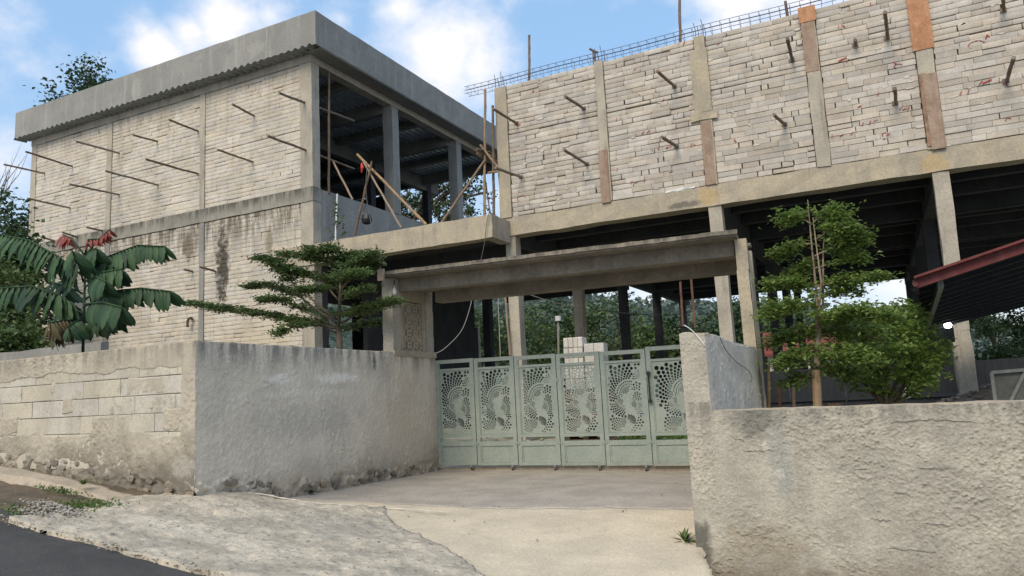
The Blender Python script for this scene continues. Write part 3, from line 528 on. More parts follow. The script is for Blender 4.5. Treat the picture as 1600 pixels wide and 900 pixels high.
# parapet: front and side panels
MB().cbox(-26.35, XL+.52, YL-.42, YL-.28, 10.78, 11.74, 44, 3, 1, .006).build('parapet', M['conc_grey'], lb)
MB().cbox(XL+.38, XL+.519, YL-.28, 28.4, 10.78, 11.738, 1, 3, 40, .006).build('parapet', M['conc_grey'], lb)
MB().box(-26.35, XL+.38, YL-.28, 28.4, 11.1, 11.2).build('roof_slab', M['conc_grey'], lb)
b = MB()      # corrugated soffit sheet under the front overhang
n = 520; X = np.linspace(-26.33, XL+.45, n); Z = 10.77+.036*np.sin(X*2*math.pi/.255+.5*np.sin(X*.9))*(.75+.4*np.sin(X*2.3))
for x, z in zip(X, Z): b.v += [(x, YL-.47, z), (x, YL-.02, z+.02), (x, YL-.47, z+.01), (x, YL-.02, z+.03)]
for i in range(n-1):
    q = 4*i; b.f += [(q, q+1, q+5, q+4), (q+2, q+6, q+7, q+3), (q, q+4, q+6, q+2)]
b.build('soffit_sheet', M['grey_steel'], lb, True)
MB().box(XL+.03, XL+.50, YL-.2, 28.3, 10.75, 10.777).build('soffit', M['conc_grey'], lb)
# side frame
MB().cbox(XL-.3, XL, YL+.31, 28.2, 10.56, 10.96, 1, 2, 34, .007).build('roof_beam', M['conc'], lb)
MB().cbox(XL-.3, XL-.005, YL+.301, 28.2, 5.3, 6.955, 1, 5, 34, .01).build('side_wall', M['conc_grey'], lb)
for yc in (19.05, 23.15, 27.3): MB().cbox(XL-.36, XL+.004, yc, yc+.36, 6.96, 10.56, 1, 7, 1, .007, int(yc)).build('column', M['conc_grey'], lb)
for xc in (-17.55, -21.8, -25.8):
    for yc in (19.05, 23.15, 27.3): MB().box(xc, xc+.3, yc, yc+.3, 6.6, 10.56).build('column', M['conc_dark_shade'], lb)
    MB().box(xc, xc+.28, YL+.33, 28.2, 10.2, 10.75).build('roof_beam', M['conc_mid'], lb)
for yc in np.arange(YL+1.9, 28.2, 1.95):
    hz = .5 if min(abs(yc-q) for q in (19.05, 23.15, 27.3)) < .5 else .30
    MB().box(-25.8, XL-.31, yc, yc+.22, 10.88-hz, 10.87).build('roof_joist', M['conc_mid'], lb)
b = MB(); n = 100
for i in range(n):
    x0 = -25.9+12.6*i/n; zz = 10.80 if i % 2 else 10.86; b.box(x0, x0+12.6/n, YL+.331, 28.2, zz, 10.99)
b.build('roof_deck', M['zinc'], lb)
MB().box(-25.9, XL-.31, YL+.34, 28.2, 6.6, 6.72).build('floor_slab', M['conc_dark_shade'], lb)
MB().box(-25.9, -19.4, 28.0, 28.15, 6.7, 10.6).build('back_wall', M['conc_dark_shade'], lb)
MB().box(-25.95, -25.8, YL+.35, 28.0, 1, 10.6).build('end_wall', M['conc_dark_shade'], lb)
# low terrace slab joining the two buildings
MB().cbox(XL-1.3, -7.85, YL-.045, YL+.3, 4.8, 5.36, 20, 2, 1, .01).build('terrace_beam', M['conc_warm'], lb)
MB().cbox(-8.13, -7.852, YL+.301, YF-.01, 4.8, 5.355, 1, 2, 3, .008).build('terrace_beam', M['conc'], lb)
MB().box(XL+.01, -8.14, YL+.302, 27.0, 5.12, 5.30).build('terrace_slab', M['conc_dark_shade'], lb)
for yc in (17.6, 20.6, 23.6, 26.6): MB().box(XL+.01, -8.14, yc, yc+.22, 4.72, 5.119).build('terrace_beam', M['conc_dark_shade'], lb)
MB().cbox(XL-.36, XL-.0, YL+.31, YL+.55, 1.0, 5.29, 1, 6, 1, .01, 77).build('column', M['conc_dark_shade'], lb)
for yc in (20.6, 25.0): MB().box(-13.5, -13.2, yc, yc+.3, -.1, 5.1).build('column', M['conc_dark_shade'], lb)
MB().box(-19.0, -14.2, 24.0, 24.15, -.1, 5.1).build('back_wall', M['conc_dark_shade'], lb)
MB().box(XL-.15, XL, 17.5, 24, -.1, 4.9).build('inner_wall', M['conc_dark_shade'], lb)
MB().box(-19.0, XL-.36, YL+.33, 24, 4.9, 5.1).build('ceiling', M['conc_dark_shade'], lb)
gL = 'scaffold poles sticking out of the left brick wall'
for base, tip, lab in (((113, 260), (40, 237), 'long pole near the upper left edge of the left brick wall'), ((70, 271), (6, 257), 'pole crossing the left edge of the brick building below the longest one'),
    ((186, 239), (119, 221), 'pole just right of the leftmost brick column, highest of its bay'), ((186, 304), (109, 288), 'pole left of the thin column in the middle height of the brick wall'),
    ((110, 325), (43, 310), 'pole low on the left bay reaching the building edge'), ((247, 289), (165, 267), 'long pole in the middle bay above the stained floor beam'),
    ((246, 221), (208, 211), 'short pole high in the middle bay'), ((310, 205), (264, 187), 'pole high in the middle bay beside the second thin column'),
    ((310, 272), (228, 249), 'long pole ending at the second thin column'), ((397, 181), (363, 163), 'short upper pole in the bay next to the corner'),
    ((395, 253), (340, 234), 'lower pole in the bay next to the corner'), ((301, 424), (287, 421), 'tiny stub left of the dark vertical stain'),
    ((337, 424), (312, 417), 'short pole crossing the column beside the dark vertical stain'), ((162, 361), (135, 355), 'short pole just above the red leaves'),
    ((123, 371), (97, 363), 'short pole behind the red leaves'), ((87, 377), (64, 370), 'short pole left of the red leaves')):
    putlog(base, tip, YL, lab, gL, .032)
putlog((476, 160), (436, 145), YL, 'upper pole running through the wall corner into the open floor', gL, .036, 2.1)
putlog((478, 235), (418, 212), YL, 'lower pole running through the wall corner into the open floor', gL, .036, 2.1)
el = thing('pipe_elbow', on_y(296, 500, YL), 'dark rusty pipe elbow on the lower brick wall', 'pipe')
MB().tube([on_y(299, 497, YL), on_y(298, 497, YL-.12), on_y(295, 498, YL-.16), on_y(293, 502, YL-.16), on_y(293, 511, YL-.16)], .04, 8).build('pipe', M['rust'], el)
# bamboo scaffold at the gap between the buildings
YS = 16.0
upright(757, 346, 758, 140, YS, 'tall bamboo pole standing left of the right building corner')
upright(772, 346, 770, 165, YS+.05, 'second bamboo pole, close against the right building corner', m='wood')
upright(767, 342, 757, 270, YS+.1, 'thin dark stick leaning between the two tall bamboo poles', .018, 'wood', False)
upright(690, 348, 758, 250, YS-.05, 'bamboo brace slanting down to the left from the scaffold platform', .035)
upright(666, 351, 558, 241, YS, 'longest bamboo of the tripod on the terrace', .04)
upright(627, 356, 568, 253, YS-.08, 'thin middle bamboo of the tripod on the terrace', .03)
upright(554, 368, 581, 252, YS-.16, 'dark left leg of the bamboo tripod', .034, 'wood')
upright(514, 303, 514, 112, YS-.1, 'thin bamboo standing in the open floor behind the corner column', .035, 'wood')
upright(551, 312, 520, 252, YS+.1, 'pale bamboo brace behind the low side wall', .03)
b0 = on_y(748, 245, YS)
sp = thing('scaffold_platform', b0, 'small dark bundle of planks tied between two bamboo poles', 'platform')
r = random.Random(4)
for i in range(9):
    a = on_y(746+r.uniform(-2, 6), 232+i*1.6, YS-.3+i*.07); c = on_y(776+r.uniform(-3, 3), 240+i*1.7+r.uniform(-4, 8), YS+.25)
    MB().tube([a, c], r.uniform(.02, .04), 6).build('plank', M['wood'], sp)
for (a, c) in (((750, 226), (778, 262)), ((745, 240), (765, 238)), ((763, 270), (777, 268))): MB().tube([on_y(*a, YS-.15), on_y(*c, YS+.1)], .03, 7).build('plank', M['bamboo'], sp)
pv = thing('vent_pipe', on_y(524, 376, YS-.6), 'thin white plastic pipe standing against the grey side wall', 'pipe')
MB().tube([on_y(524, 378, YS-.6), on_y(527, 303, YS-.6)], .022, 8).build('pipe', M['pvc'], pv)
bk = thing('bucket', on_y(573, 350, YS-.1), 'black bucket hanging from the bamboo tripod', 'bucket')
c0 = on_y(573, 343, YS-.1); MB().tube([c0+np.array([0, 0, -.13]), c0+np.array([0, 0, -.10]), c0+np.array([0, 0, .0]), c0+np.array([0, 0, .12])], [.06, .12, .15, .12], 12).build('pail', M['black'], bk)
MB().tube([on_y(568, 330, YS-.1), on_y(571, 318, YS-.1), on_y(574, 332, YS-.1)], .008, 5).build('handle', M['black'], bk)
def cable(name, label, pts, rad=.006, m='cable'):
    P = [np.array(p) for p in pts]; Q = []
    for i in range(len(P)-1):
        p0 = P[max(i-1, 0)]; p1 = P[i]; p2 = P[i+1]; p3 = P[min(i+2, len(P)-1)]
        for t in np.linspace(0, 1, 6, endpoint=(i == len(P)-2)): Q.append(.5*((2*p1)+(-p0+p2)*t+(2*p0-5*p1+4*p2-p3)*t*t+(-p0+3*p1-3*p2+p3)*t**3))
    o = link(name, MB().tube(Q, rad, 5).mesh(name, M[m], True, tuple(P[0])), None, Vector(P[0])); return tag(o, label, name.replace('_', ' '))
cable('rope', 'dark rope hanging from the tripod over the terrace edge', [on_y(574, 255, YS-.2), on_y(572, 300, YS-.25), on_y(580, 350, YS-.3), on_y(588, 385, YL-.1), on_y(591, 402, YL-.1), on_y(597, 428, YL-.1)], .01)
cable('rope', 'dark rope hanging at the right end of the terrace beam', [on_y(764, 332, YL-.1), on_y(760, 352, YL-.1), on_y(757, 380, YL-.1), on_y(750, 412, YL-.1)], .008)
rc = thing('red_ribbon', on_y(566, 262, YS-.2), 'red cloth tied to the top of the bamboo tripod', 'ribbon')
MB().tube([on_y(565, 255, YS-.2), on_y(566, 262, YS-.22), on_y(565, 270, YS-.18)], [.02, .045, .015], 7).build('cloth', M['redcloth'], rc)
# ------------------------------------------------------------------ ground
def rbf(P):
    P = np.array(P, float); n = len(P)
    def U(r): return np.where(r > 1e-9, r*r*np.log(r+1e-12), 0)
    D = np.hypot(P[:, None, 0]-P[None, :, 0], P[:, None, 1]-P[None, :, 1]); A = np.zeros((n+3, n+3)); A[:n, :n] = U(D)+np.eye(n)*.02
    A[:n, n] = 1; A[:n, n+1:] = P[:, :2]; A[n:, :n] = A[:n, n:].T; w_ = np.linalg.solve(A, np.r_[P[:, 2], 0, 0, 0])
    return lambda x, y: (U(np.hypot(np.asarray(x)[..., None]-P[:, 0], np.asarray(y)[..., None]-P[:, 1]))@w_[:n])+w_[n]+w_[n+1]*x+w_[n+2]*y
def road_z(x): return .10-.12*(np.asarray(x)+4.0)
C_L = on_y(305, 533, 5.13)      # head of the corner of the left wall
CX = -6.03; YW = 5.13; YE = 3.62   # corner x, front wall plane, road edge
base_pts = [(-6.0, 5.2, .36), (-6.05, 5.6, .26), (-6.1, 6.4, .14), (-6.13, 7.1, .1), (-6.26, 8.5, .06), (-6.4, 10.1, 0), (-4.5, 10.3, -.01), (-2.5, 10.5, -.05), (-1.4, 10.5, -.05), (-1.7, 7.15, 0), (-3, 7.1, .0), (-4.9, 6.9, .02),
    (-1.45, 6.2, -.17), (-2.5, 6.0, -.12), (-3.4, 5.6, -.08), (-1.3, 5.0, -.26), (-2.9, 4.6, -.14), (-4.3, 5.6, -.03), (-1.2, 3.5, -.26), (-3, 3.6, -.05), (-4.5, 3.6, .13), (-6, 3.6, .32), (1, 5.5, -.5), (3, 5.5, -.7), (3, 3.6, -.74), (1, 3.6, -.5),
    (-6, 12, 0), (-2, 12, -.05)]
base_h = rbf(base_pts)
def grid_sheet(name, poly, h, mat_, cell, amp, label=None, edge=0.0, kind='structure', seed=1, lift=0.0, skirt=.12, freq=6):
    """terrain patch cut to a polygon; height from h plus real relief"""
    poly = np.array(poly); x0, y0 = poly.min(0)-cell; x1, y1 = poly.max(0)+cell
    nx = int((x1-x0)/cell)+2; ny = int((y1-y0)/cell)+2; X, Y = np.meshgrid(x0+np.arange(nx)*cell, y0+np.arange(ny)*cell)
    wob = edge*(fbm(X*5, Y*5, seed+3)-.5)*2
    ins = np.zeros(X.shape, bool); dist = np.full(X.shape, 1e9); NX = X.copy(); NY = Y.copy()
    for i in range(len(poly)):
        a = poly[i]; b = poly[(i+1) % len(poly)]
        c = ((a[1] > Y) != (b[1] > Y)) & (X < (b[0]-a[0])*(Y-a[1])/(b[1]-a[1]+1e-12)+a[0]); ins ^= c
        ab = b-a; t = np.clip(((X-a[0])*ab[0]+(Y-a[1])*ab[1])/(ab@ab), 0, 1); dn = np.hypot(X-a[0]-t*ab[0], Y-a[1]-t*ab[1]); nearer = dn < dist; NX = np.where(nearer, a[0]+t*ab[0], NX); NY = np.where(nearer, a[1]+t*ab[1], NY); dist = np.minimum(dist, dn)
    sd_ = np.where(ins, dist, -dist)+wob
    k_ = np.where(sd_ < 0, np.clip(-sd_/np.maximum(dist, 1e-6), -1, 1), 0)*np.where(ins, -1, 1); X0, Y0 = X, Y; X = X+(NX-X)*k_; Y = Y+(NY-Y)*k_
    Z = h(X, Y)+lift+amp*(fbm(X*freq, Y*freq, seed, 5, .6)-.5)*2
    Z = np.where(sd_ < 0, Z-skirt, Z)
    cellok = (sd_[:-1, :-1] > -cell*.6) | (sd_[1:, :-1] > -cell*.6) | (sd_[:-1, 1:] > -cell*.6) | (sd_[1:, 1:] > -cell*.6)
    idx = np.arange(nx*ny).reshape(ny, nx)
    F = np.stack([idx[:-1, :-1][cellok], idx[:-1, 1:][cellok], idx[1:, 1:][cellok], idx[1:, :-1][cellok]], 1)
    used = np.unique(F); rm = np.full(nx*ny, -1); rm[used] = np.arange(len(used)); V = np.stack([X.ravel(), Y.ravel(), Z.ravel()], 1)[used]
    o = npmesh(name, V, rm[F], mat_, None, True); o['kind'] = kind
    if label: o['label'] = label
    return o
# road: slopes down to the right
rd = MB(); xs = np.concatenate([np.linspace(-60, -12, 6), np.linspace(-11, 6, 60), np.linspace(8, 60, 6)]); ys = [-30, -12, -4, 0, 1.5, 2.6, 3.2, 3.5, 3.64, 3.7, 3.85]
for y in ys:
    for x in xs: rd.v.append((x, y, float(.10-.12*(np.clip(x, -30, 30)+4.0))+(.0 if y < 3.6 else -.02)))
W = len(xs)
for j in range(len(ys)-1):
    for i in range(W-1): q = j*W+i; rd.f.append((q, q+1, q+W+1, q+W))
rd.build('road', M['asphalt'], None, True)['kind'] = 'structure'
# far ground sheet
b = MB(); b.v = [(-600, 6.5, -.22), (600, 6.5, -.22), (600, 900, -.22), (-600, 900, -.22)]; b.f = [(0, 1, 2, 3)]; b.build('ground', M['yard'], None)['kind'] = 'structure'
grid_sheet('yard', [(-13.0, 10.9), (6, 10.9), (6, 36), (-13, 36)], lambda x, y: -.04+0*x, M['yard'], .25, .04, 'pale earth yard with grass patches behind the gate', seed=9, freq=1)
grid_sheet('yard', [(-1.2, 6.5), (6, 6.5), (6, 10.95), (-1.2, 10.95)], lambda x, y: -.05+0*x, M['yard'], .2, .04, 'earth yard behind the right wall', seed=10, freq=1)
grid_sheet('yard', [(-26, 5.4), (-6.45, 5.4), (-7.0, 15.2), (-26, 15.2)], lambda x, y: .25+.05*(-6-x), M['yard'], .3, .04, 'planted ground behind the left wall', seed=11, freq=1)
A_, B_, C_ = (-6.02, 5.32), (-5.30, 5.92), (-4.80, 6.50)
pA = on_z(345, 766, .33); pB = on_z(480, 786, .15); pC = on_z(600, 794, .03); pD = on_z(614, 822, -.01); pE = on_z(700, 860, -.06); pF = on_z(757, 902, -.14); pG = on_z(800, 940, -.18)
ridge = [tuple(p[:2]) for p in (pA, pB, pC, pD, pE, pF, pG)]
padline = [tuple(on_z(430, 783, .1)[:2]), tuple(on_z(600, 787, .02)[:2]), (-1.38, 7.18)]
grid_sheet('driveway_pad', [(-6.75, 10.9), (-6.62, 9.6), (-6.45, 8.0), (-6.25, 5.9), padline[0], padline[1], padline[2], (-1.35, 10.9)], base_h, M['pad'], .05, .006, 'smooth grey concrete pad in front of the gate', seed=2, freq=2, skirt=.1)
grid_sheet('driveway_apron', [(-6.05, 5.4), (-6.1, 6.6), padline[0], padline[1], padline[2], (-1.38, 6.45), (-1.44, 6.22), (-1.36, 6.05), (-1.24, 5.7), (-1.16, 5.2), (-1.1, 3.62), (-4.0, 3.62)], lambda x, y: base_h(x, y), M['apron'], .04, .010, 'cream sandy concrete apron sloping down to the road', seed=3, freq=4, lift=.004, edge=.012, skirt=.05)
grid_sheet('ditch', [(-1.9, 6.6), (3.2, 6.6), (3.2, 3.5), (-1.9, 3.5)], lambda x, y: -.62-.08*(x+1), M['soil'], .06, .03, 'dark soil at the foot of the right wall', seed=14, skirt=.1)
hm_pts = [(pA[0], pA[1], .33), (pB[0], pB[1], .15), (pC[0], pC[1], .035), (pD[0], pD[1], .005), (pE[0], pE[1], -.045), (pF[0], pF[1], -.12), (pG[0], pG[1], -.17), (-6.1, 5.2, .36), (-7.0, 5.0, .33), (-7.2, 4.5, .42)]
hm_pts += [(x, YE, float(road_z(x))+.012) for x in (-7.4, -6.4, -5.4, -4.4, -3.4, -2.6)]+[(-5.0, 4.7, .19), (-4.2, 4.6, .08), (-5.6, 5.1, .29), (-6.2, 4.5, .34)]
hm = rbf(hm_pts)
vA = on_z(190, 779, .34); vB = on_z(110, 800, .36); vC = on_z(45, 812, .36)
grid_sheet('driveway_mound', [tuple(pA[:2]), tuple(pB[:2]), tuple(pC[:2]), tuple(pD[:2]), tuple(pE[:2]), tuple(pF[:2]), tuple(pG[:2]), (-2.4, YE-.02), (-6.35, YE-.03), tuple(vB[:2]), tuple(vA[:2]), (-6.55, 5.12), (-6.0, 5.16)], hm, M['mound'], .020, .028, 'rough grey concrete mound between road and gate pad', seed=4, lift=.006, edge=.05, skirt=.14, freq=8)
# pale lip along the mound's far edge, the lit edge put in as colour
lip = MB(); P = [pA, pB*.5+pA*.5+np.array([0, 0, .012]), pB, pB*.5+pC*.5, pC, pC+np.array([.9, -.05, -.02])]
Q = []
for i in range(len(P)-1):
    for t in np.linspace(0, 1, 12, endpoint=False): Q.append(P[i]*(1-t)+P[i+1]*t+np.array([0, .01, .004+.003*math.sin(t*9+i)]))
lip.tube(Q, [.011*(1-.5*i/len(Q))+.003*math.sin(i*1.9) for i in range(len(Q))], 6); o = lip.build('lit_edge_lip', M['lip'], None, True); tag(o, None, None, None, 'structure')
# verge left of the mound
def vz(x, y):
    zr = road_z(x); zw = .36+.11*(-x-6.3); t = np.clip((y-YE)/(YW-YE), 0, 1)
    return zr*(1-t)+zw*t-.03*np.sin(t*math.pi)
grid_sheet('verge', [(-16, YE-.02), (-6.3, YE-.02), (-6.1, 4.2), (-6.4, 5.2), (-16, 5.2)], vz, M['soil'], .05, .022, 'bare soil verge with weeds between road and left wall', seed=6, freq=5, lift=-.02)
grid_sheet('kerb', [(-14, 4.60), (-10, 4.56), (-8, 4.62), (-6.62, 4.70), (-6.55, 4.95), (-8, 4.93), (-10, 4.90), (-14, 4.95)], lambda x, y: vz(x, y)+.05-.05*np.clip((x+7.6)/1.0, 0, 1), M['curb'], .035, .012, 'pale worn concrete strip between the verge and the left wall', edge=.03, seed=16, skirt=.09, freq=5)

# ------------------------------------------------------------------ rendered walls
def wall_coat(name, O, U, Nn, w, z0, z1, mat_, parent, cell=.013, amp=.010, thick=.012, seed=1, topf=None, botf=None, mask=None, freq=14, rubble=None):
    """thrown-on cement coat: real relief in front of plane O + U*u, normal Nn"""
    U = np.array(U, float); Nn = np.array(Nn, float); O = np.array(O, float)
    nu = int(w/cell)+1; nv = int((z1-z0)/cell)+1; u = np.linspace(0, w, nu); v = np.linspace(0, 1, nv); UU, VV = np.meshgrid(u, v)
    T = (topf(UU) if topf is not None else z1+0*UU)+.008*(fbm(UU*7, UU*0, seed+5)-.5)*2; Bt = botf(UU) if botf is not None else z0+0*UU
    ZZ = Bt+(T-Bt)*VV
    d = thick+amp*((fbm(UU*freq*.9+ZZ*freq*.35, ZZ*freq*.9-UU*freq*.35, seed, 4, .62)-.5)*2.4)+amp*.9*(fbm(UU*2.2, ZZ*2.2, seed+50, 2)-.5)*2
    am_ = .35+1.3*np.clip((fbm(UU*1.7+3, ZZ*2.1, seed+31, 3, .5)-.3)*2.2, 0, 1); d = thick+(d-thick)*am_
    lump = am_*np.clip(fbm(UU*freq*1.9+ZZ*3, ZZ*freq*1.9-UU*3, seed+99, 2, .5)-.62, 0, 1)*amp*5; d = d+lump
    if rubble is not None: zr_, hh = rubble; k = np.clip((zr_(UU)+hh+.12*(fbm(UU*3, ZZ*3, seed+7)-.5)*2-ZZ)/.05, 0, 1); d = d+k*(.05*(fbm(UU*9, ZZ*11, seed+8, 3, .5)-.55)*2)
    if mask is not None: d = d-mask(UU, ZZ)
    P = O+UU[..., None]*U+d[..., None]*Nn; P[..., 2] = ZZ
    for e in (0, -1): pass
    idx = np.arange(nu*nv).reshape(nv, nu); F = np.stack([idx[:-1, :-1].ravel(), idx[:-1, 1:].ravel(), idx[1:, 1:].ravel(), idx[1:, :-1].ravel()], 1)
    V = P.reshape(-1, 3)
    # returned edge: top strip back to the core
    tb = V[idx[-1]]-Nn*.03; n0 = len(V); V = np.concatenate([V, tb]); k = np.arange(nu-1)
    F = np.concatenate([F, np.stack([idx[-1][:-1], idx[-1][1:], n0+k+1, n0+k], 1)])
    return npmesh(name, V, F, mat_, parent, True)
ZT = 1.83
SU = UY  # side wall runs away from the road
Wc = np.array([CX, YW, 0]); g_end = gw(0, -.02, 0)
# corner so that the side wall face is the line through the gate post
t_ = (YW-g_end[1])/UY[1]; Wc = g_end+UY*t_; Wc[2] = 0
side_len = float(np.linalg.norm(g_end-Wc))
lw = thing('boundary_wall', tuple(Wc), 'weathered street wall on the left with exposed pale blocks round to the gate', 'wall')
MB().box(-15, Wc[0]-.03, YW+.035, YW+.17, -.1, ZT-.012).build('wall_core', M['mortar'], lw)
c8 = []
for z in (-.1, ZT-.012):
    for (s, o_) in ((.04, -.02), (side_len, -.02), (side_len, -.17), (.04, -.17)): q = Wc+UY*s+UX*o_; c8.append((q[0], q[1], z))
MB().quadbox(c8).build('wall_core', M['wallgrey'], lw)
# blocks of the front wall
blk = []; rB = random.Random(2); rowh = .184; ztop = 1.70
xr = Wc[0]-.16
offs = [.1, .39, .12, .42, .22, .05]
zrow = ztop
for r_i in range(6):
    x = xr-offs[r_i]
    ws = [offs[r_i]]
    while x > -11.5:
        ws.append(rB.choice((.56, .57, .6, .55))); x -= ws[-1]
    x = xr
    for wd in ws:
        blk.append((x-wd/2, zrow-rowh/2, wd-rB.uniform(.003, .008), rowh-rB.uniform(.004, .009), rB.uniform(-.003, .003), rB.gauss(0, .002))); x -= wd
    zrow -= rowh
place_bricks(lw, blk, YW, .034, BW, M['block'])
def patchmask(uu, zz):
    # uu from the left end (x=-11.6) ; returns how far the coat is sunk behind the blocks
    x = -11.6+uu
    n_ = fbm(x*4, zz*5, 71, 4, .6)-.5; n2_ = fbm(x*1.6, zz*2.2, 77, 3)-.5
    bare = np.minimum(1.60+.05*n2_*2-zz, zz-(.98+.12*n2_*2))        # band of bare blocks
    bare = np.minimum(bare, (Wc[0]-.2-.03*n_*4)-x)
    for (px, py, rx, rz) in ((228, 602, .27, .085), (169, 669, .26, .115), (106, 633, .08, .08), (-30, 640, .3, .2), (15, 665, .16, .09), (185, 690, .2, .08), (268, 655, .12, .1), (40, 700, .1, .1), (83, 605, .03, .06), (240, 632, .06, .05), (175, 640, .03, .05)):
        p = on_y(px, py, YW); q = np.maximum(abs(x-p[0])/rx, abs(zz-p[2])/rz)-1; bare = np.minimum(bare, q*.12)
    bare = bare+n_*.09
    return np.clip(bare/.02, 0, 1)*.05
botF = lambda uu: .30+.11*(-(-11.6+uu)-6.3)*1.0+0*uu
wall_coat('render_coat', (-11.6, YW+.008, 0), (1, 0, 0), (0, -1, 0), 11.6+Wc[0]+.012, -.1, ZT, M['wallfront'], lw, .0105, .006, .012, 12, None, lambda u: .05+0*u, patchmask, 27, (lambda u: .36+.11*(5.3-u)*1.0, .16))
wall_coat('render_coat', tuple(Wc-UY*.02), tuple(UY), tuple(UX), side_len+.02, -.1, ZT, M['wallgrey'], lw, .011, .0055, .010, 33, None, lambda u: -.05+0*u, None, 26, (lambda u: np.interp(u, [0, .5, 1.2, 3.5, 5], [.38, .28, .15, .05, 0]), .17))
MB().box(-15, Wc[0]-.02, YW+.0, YW+.175, ZT-.012, ZT+.004).build('wall_cap', M['curb'], lw)
c8 = []
for z in (ZT-.0125, ZT+.003):
    for (s, o_) in ((.175, .0), (side_len-1.3, .0), (side_len-1.3, -.175), (.175, -.175)): q = Wc+UY*s+UX*o_; c8.append((q[0], q[1], z))
MB().quadbox(c8).build('wall_cap', M['conc_grey'], lw)
MB().box(-30, -15, YW+.0, YW+.17, -.1, ZT).build('wall_core', M['block'], lw)
# rubble stones at the wall feet
rs = random.Random(8)
def stone_mesh(name, seed, m):
    bm = bmesh.new(); bmesh.ops.create_icosphere(bm, subdivisions=1, radius=1); r = random.Random(seed)
    for v in bm.verts: v.co = v.co*r.uniform(.65, 1.15)
    me = bpy.data.meshes.new(name); bm.to_mesh(me); bm.free(); me.materials.append(m); return me
ST = [stone_mesh('stone', i, M['stone']) for i in range(5)]
wr = Vector(rootloc(lw))
for i in range(95):
    if i < 50:
        s = rs.uniform(.05, 4.4); q = Wc+UY*s+UX*.02; z = np.interp(s, [0, .5, 1.2, 3.5, 5], [.38, .28, .15, .05, 0])+rs.uniform(.0, .15)
    else:
        x = rs.uniform(-10.5, Wc[0]); q = np.array([x, YW-.005, 0]); z = .36+.11*(-x-6.3)+rs.uniform(-.02, .14)
    o = link('stone', rs.choice(ST), lw); o.location = Vector((q[0], q[1], z))-wr; o.scale = (rs.uniform(.04, .10), rs.uniform(.008, .02), rs.uniform(.025, .055)); o.rotation_euler = (rs.uniform(-.2, .2), rs.uniform(-.4, .4), TG+math.pi/2 if i < 50 else 0)

# right wall: wing back to the gate post and low street wall
XR0, XR1, YR = -1.50, -1.30, 6.30
rw = thing('boundary_wall', (XR1, YR, 0), 'rough cream street wall on the right with a raised end and grey wing', 'wall')
MB().box(XR0+.02, XR1-.02, YR+.03, 9.55, -.4, 1.575).build('wall_core', M['winggrey'], rw)
MB().box(XR1-.02, 6.0, YR+.03, YR+.17, -.8, .93).build('wall_core', M['wallright'], rw)
fu = lambda u: np.where(u < .205, 1.60+.02*np.sin(u*20), .945)-.0*u
wall_coat('render_coat', (XR0, YR+.004, 0), (1, 0, 0), (0, -1, 0), .215, -.45, 1.6, M['wallright'], rw, .006, .0065, .012, 51, lambda u: 1.60+.012*np.sin(u*25), lambda u: -.45+0*u, None, 34)
wall_coat('render_coat', (XR1+.0, YR+.002, 0), (1, 0, 0), (0, -1, 0), 3.9, -.9, .95, M['wallright'], rw, .0062, .0065, .012, 52, lambda u: .945+.0*u, lambda u: -.5-.13*u, None, 32)
MB().cbox(XR0, XR1+.01, YR+.0, YR+.2, 1.575, 1.60, 3, 1, 3, .006).build('wall_cap', M['curb'], rw)
MB().cbox(XR1+.012, 5.5, YR+.0, YR+.18, .925, .949, 60, 1, 2, .005).build('wall_cap', M['curb'], rw)
wall_coat('render_coat', (XR1, YR, 0), (0, 1, 0), (1, 0, 0), 3.25, -.3, 1.6, M['winggrey'], rw, .014, .006, .010, 53, lambda u: 1.60-.05*np.clip(u/2.2, 0, 1)+.012*np.sin(u*3), lambda u: .3+0*u, None, 13)
wall_coat('render_coat', (XR0, 9.55, 0), (0, -1, 0), (-1, 0, 0), 3.2, -.3, 1.6, M['winggrey'], rw, .03, .006, .008, 54, lambda u: 1.58+0*u, lambda u: -.3+0*u, None, 13)
cable('wire', 'white string tied on the raised end of the right wall', [on_y(1069, 508, YR+.05), on_y(1080, 515, YR-.02), on_y(1092, 528, YR-.03), on_y(1101, 540, YR-.03)], .004, 'white')
cable('wire', 'thin dark wire hooked down the grey wing wall', [on_x(1125, 527, XR1+.03), on_x(1133, 545, XR1+.04), on_x(1150, 565, XR1+.04), on_x(1168, 578, XR1+.04), on_x(1175, 590, XR1+.04), on_x(1173, 597, XR1+.04)], .004)
for k, (a, c) in enumerate((((1067, 510), (1063, 440)), ((1086, 512), (1080, 436)))):
    pole('rusty_bar', ('left', 'right')[k]+' rusty bar standing up behind the raised end of the right wall', 'bar', [on_y(*a, YR+.1), on_y(*c, YR+.1)], .011, M['rust'], 'rusty bars behind the raised wall end')

for (a, c) in (((1430, 731), (1492, 733)), ((1396, 769), (1424, 773)), ((1366, 812), (1394, 814)), ((1440, 817), (1490, 822)), ((1384, 856), (1462, 863)), ((1160, 705), (1210, 704)), ((1390, 660), (1460, 655)), ((1450, 655), (1530, 660))):
    P_ = []
    for k in range(7):
        t = k/6; q = on_y(a[0]*(1-t)+c[0]*t, a[1]*(1-t)+c[1]*t+1.6*math.sin(k*2.7+a[0]), YR-.017); P_.append(q)
    MB().tube(P_, [.0006]+[.0022]*5+[.0006], 5).build('crack', M['mortar'], rw)

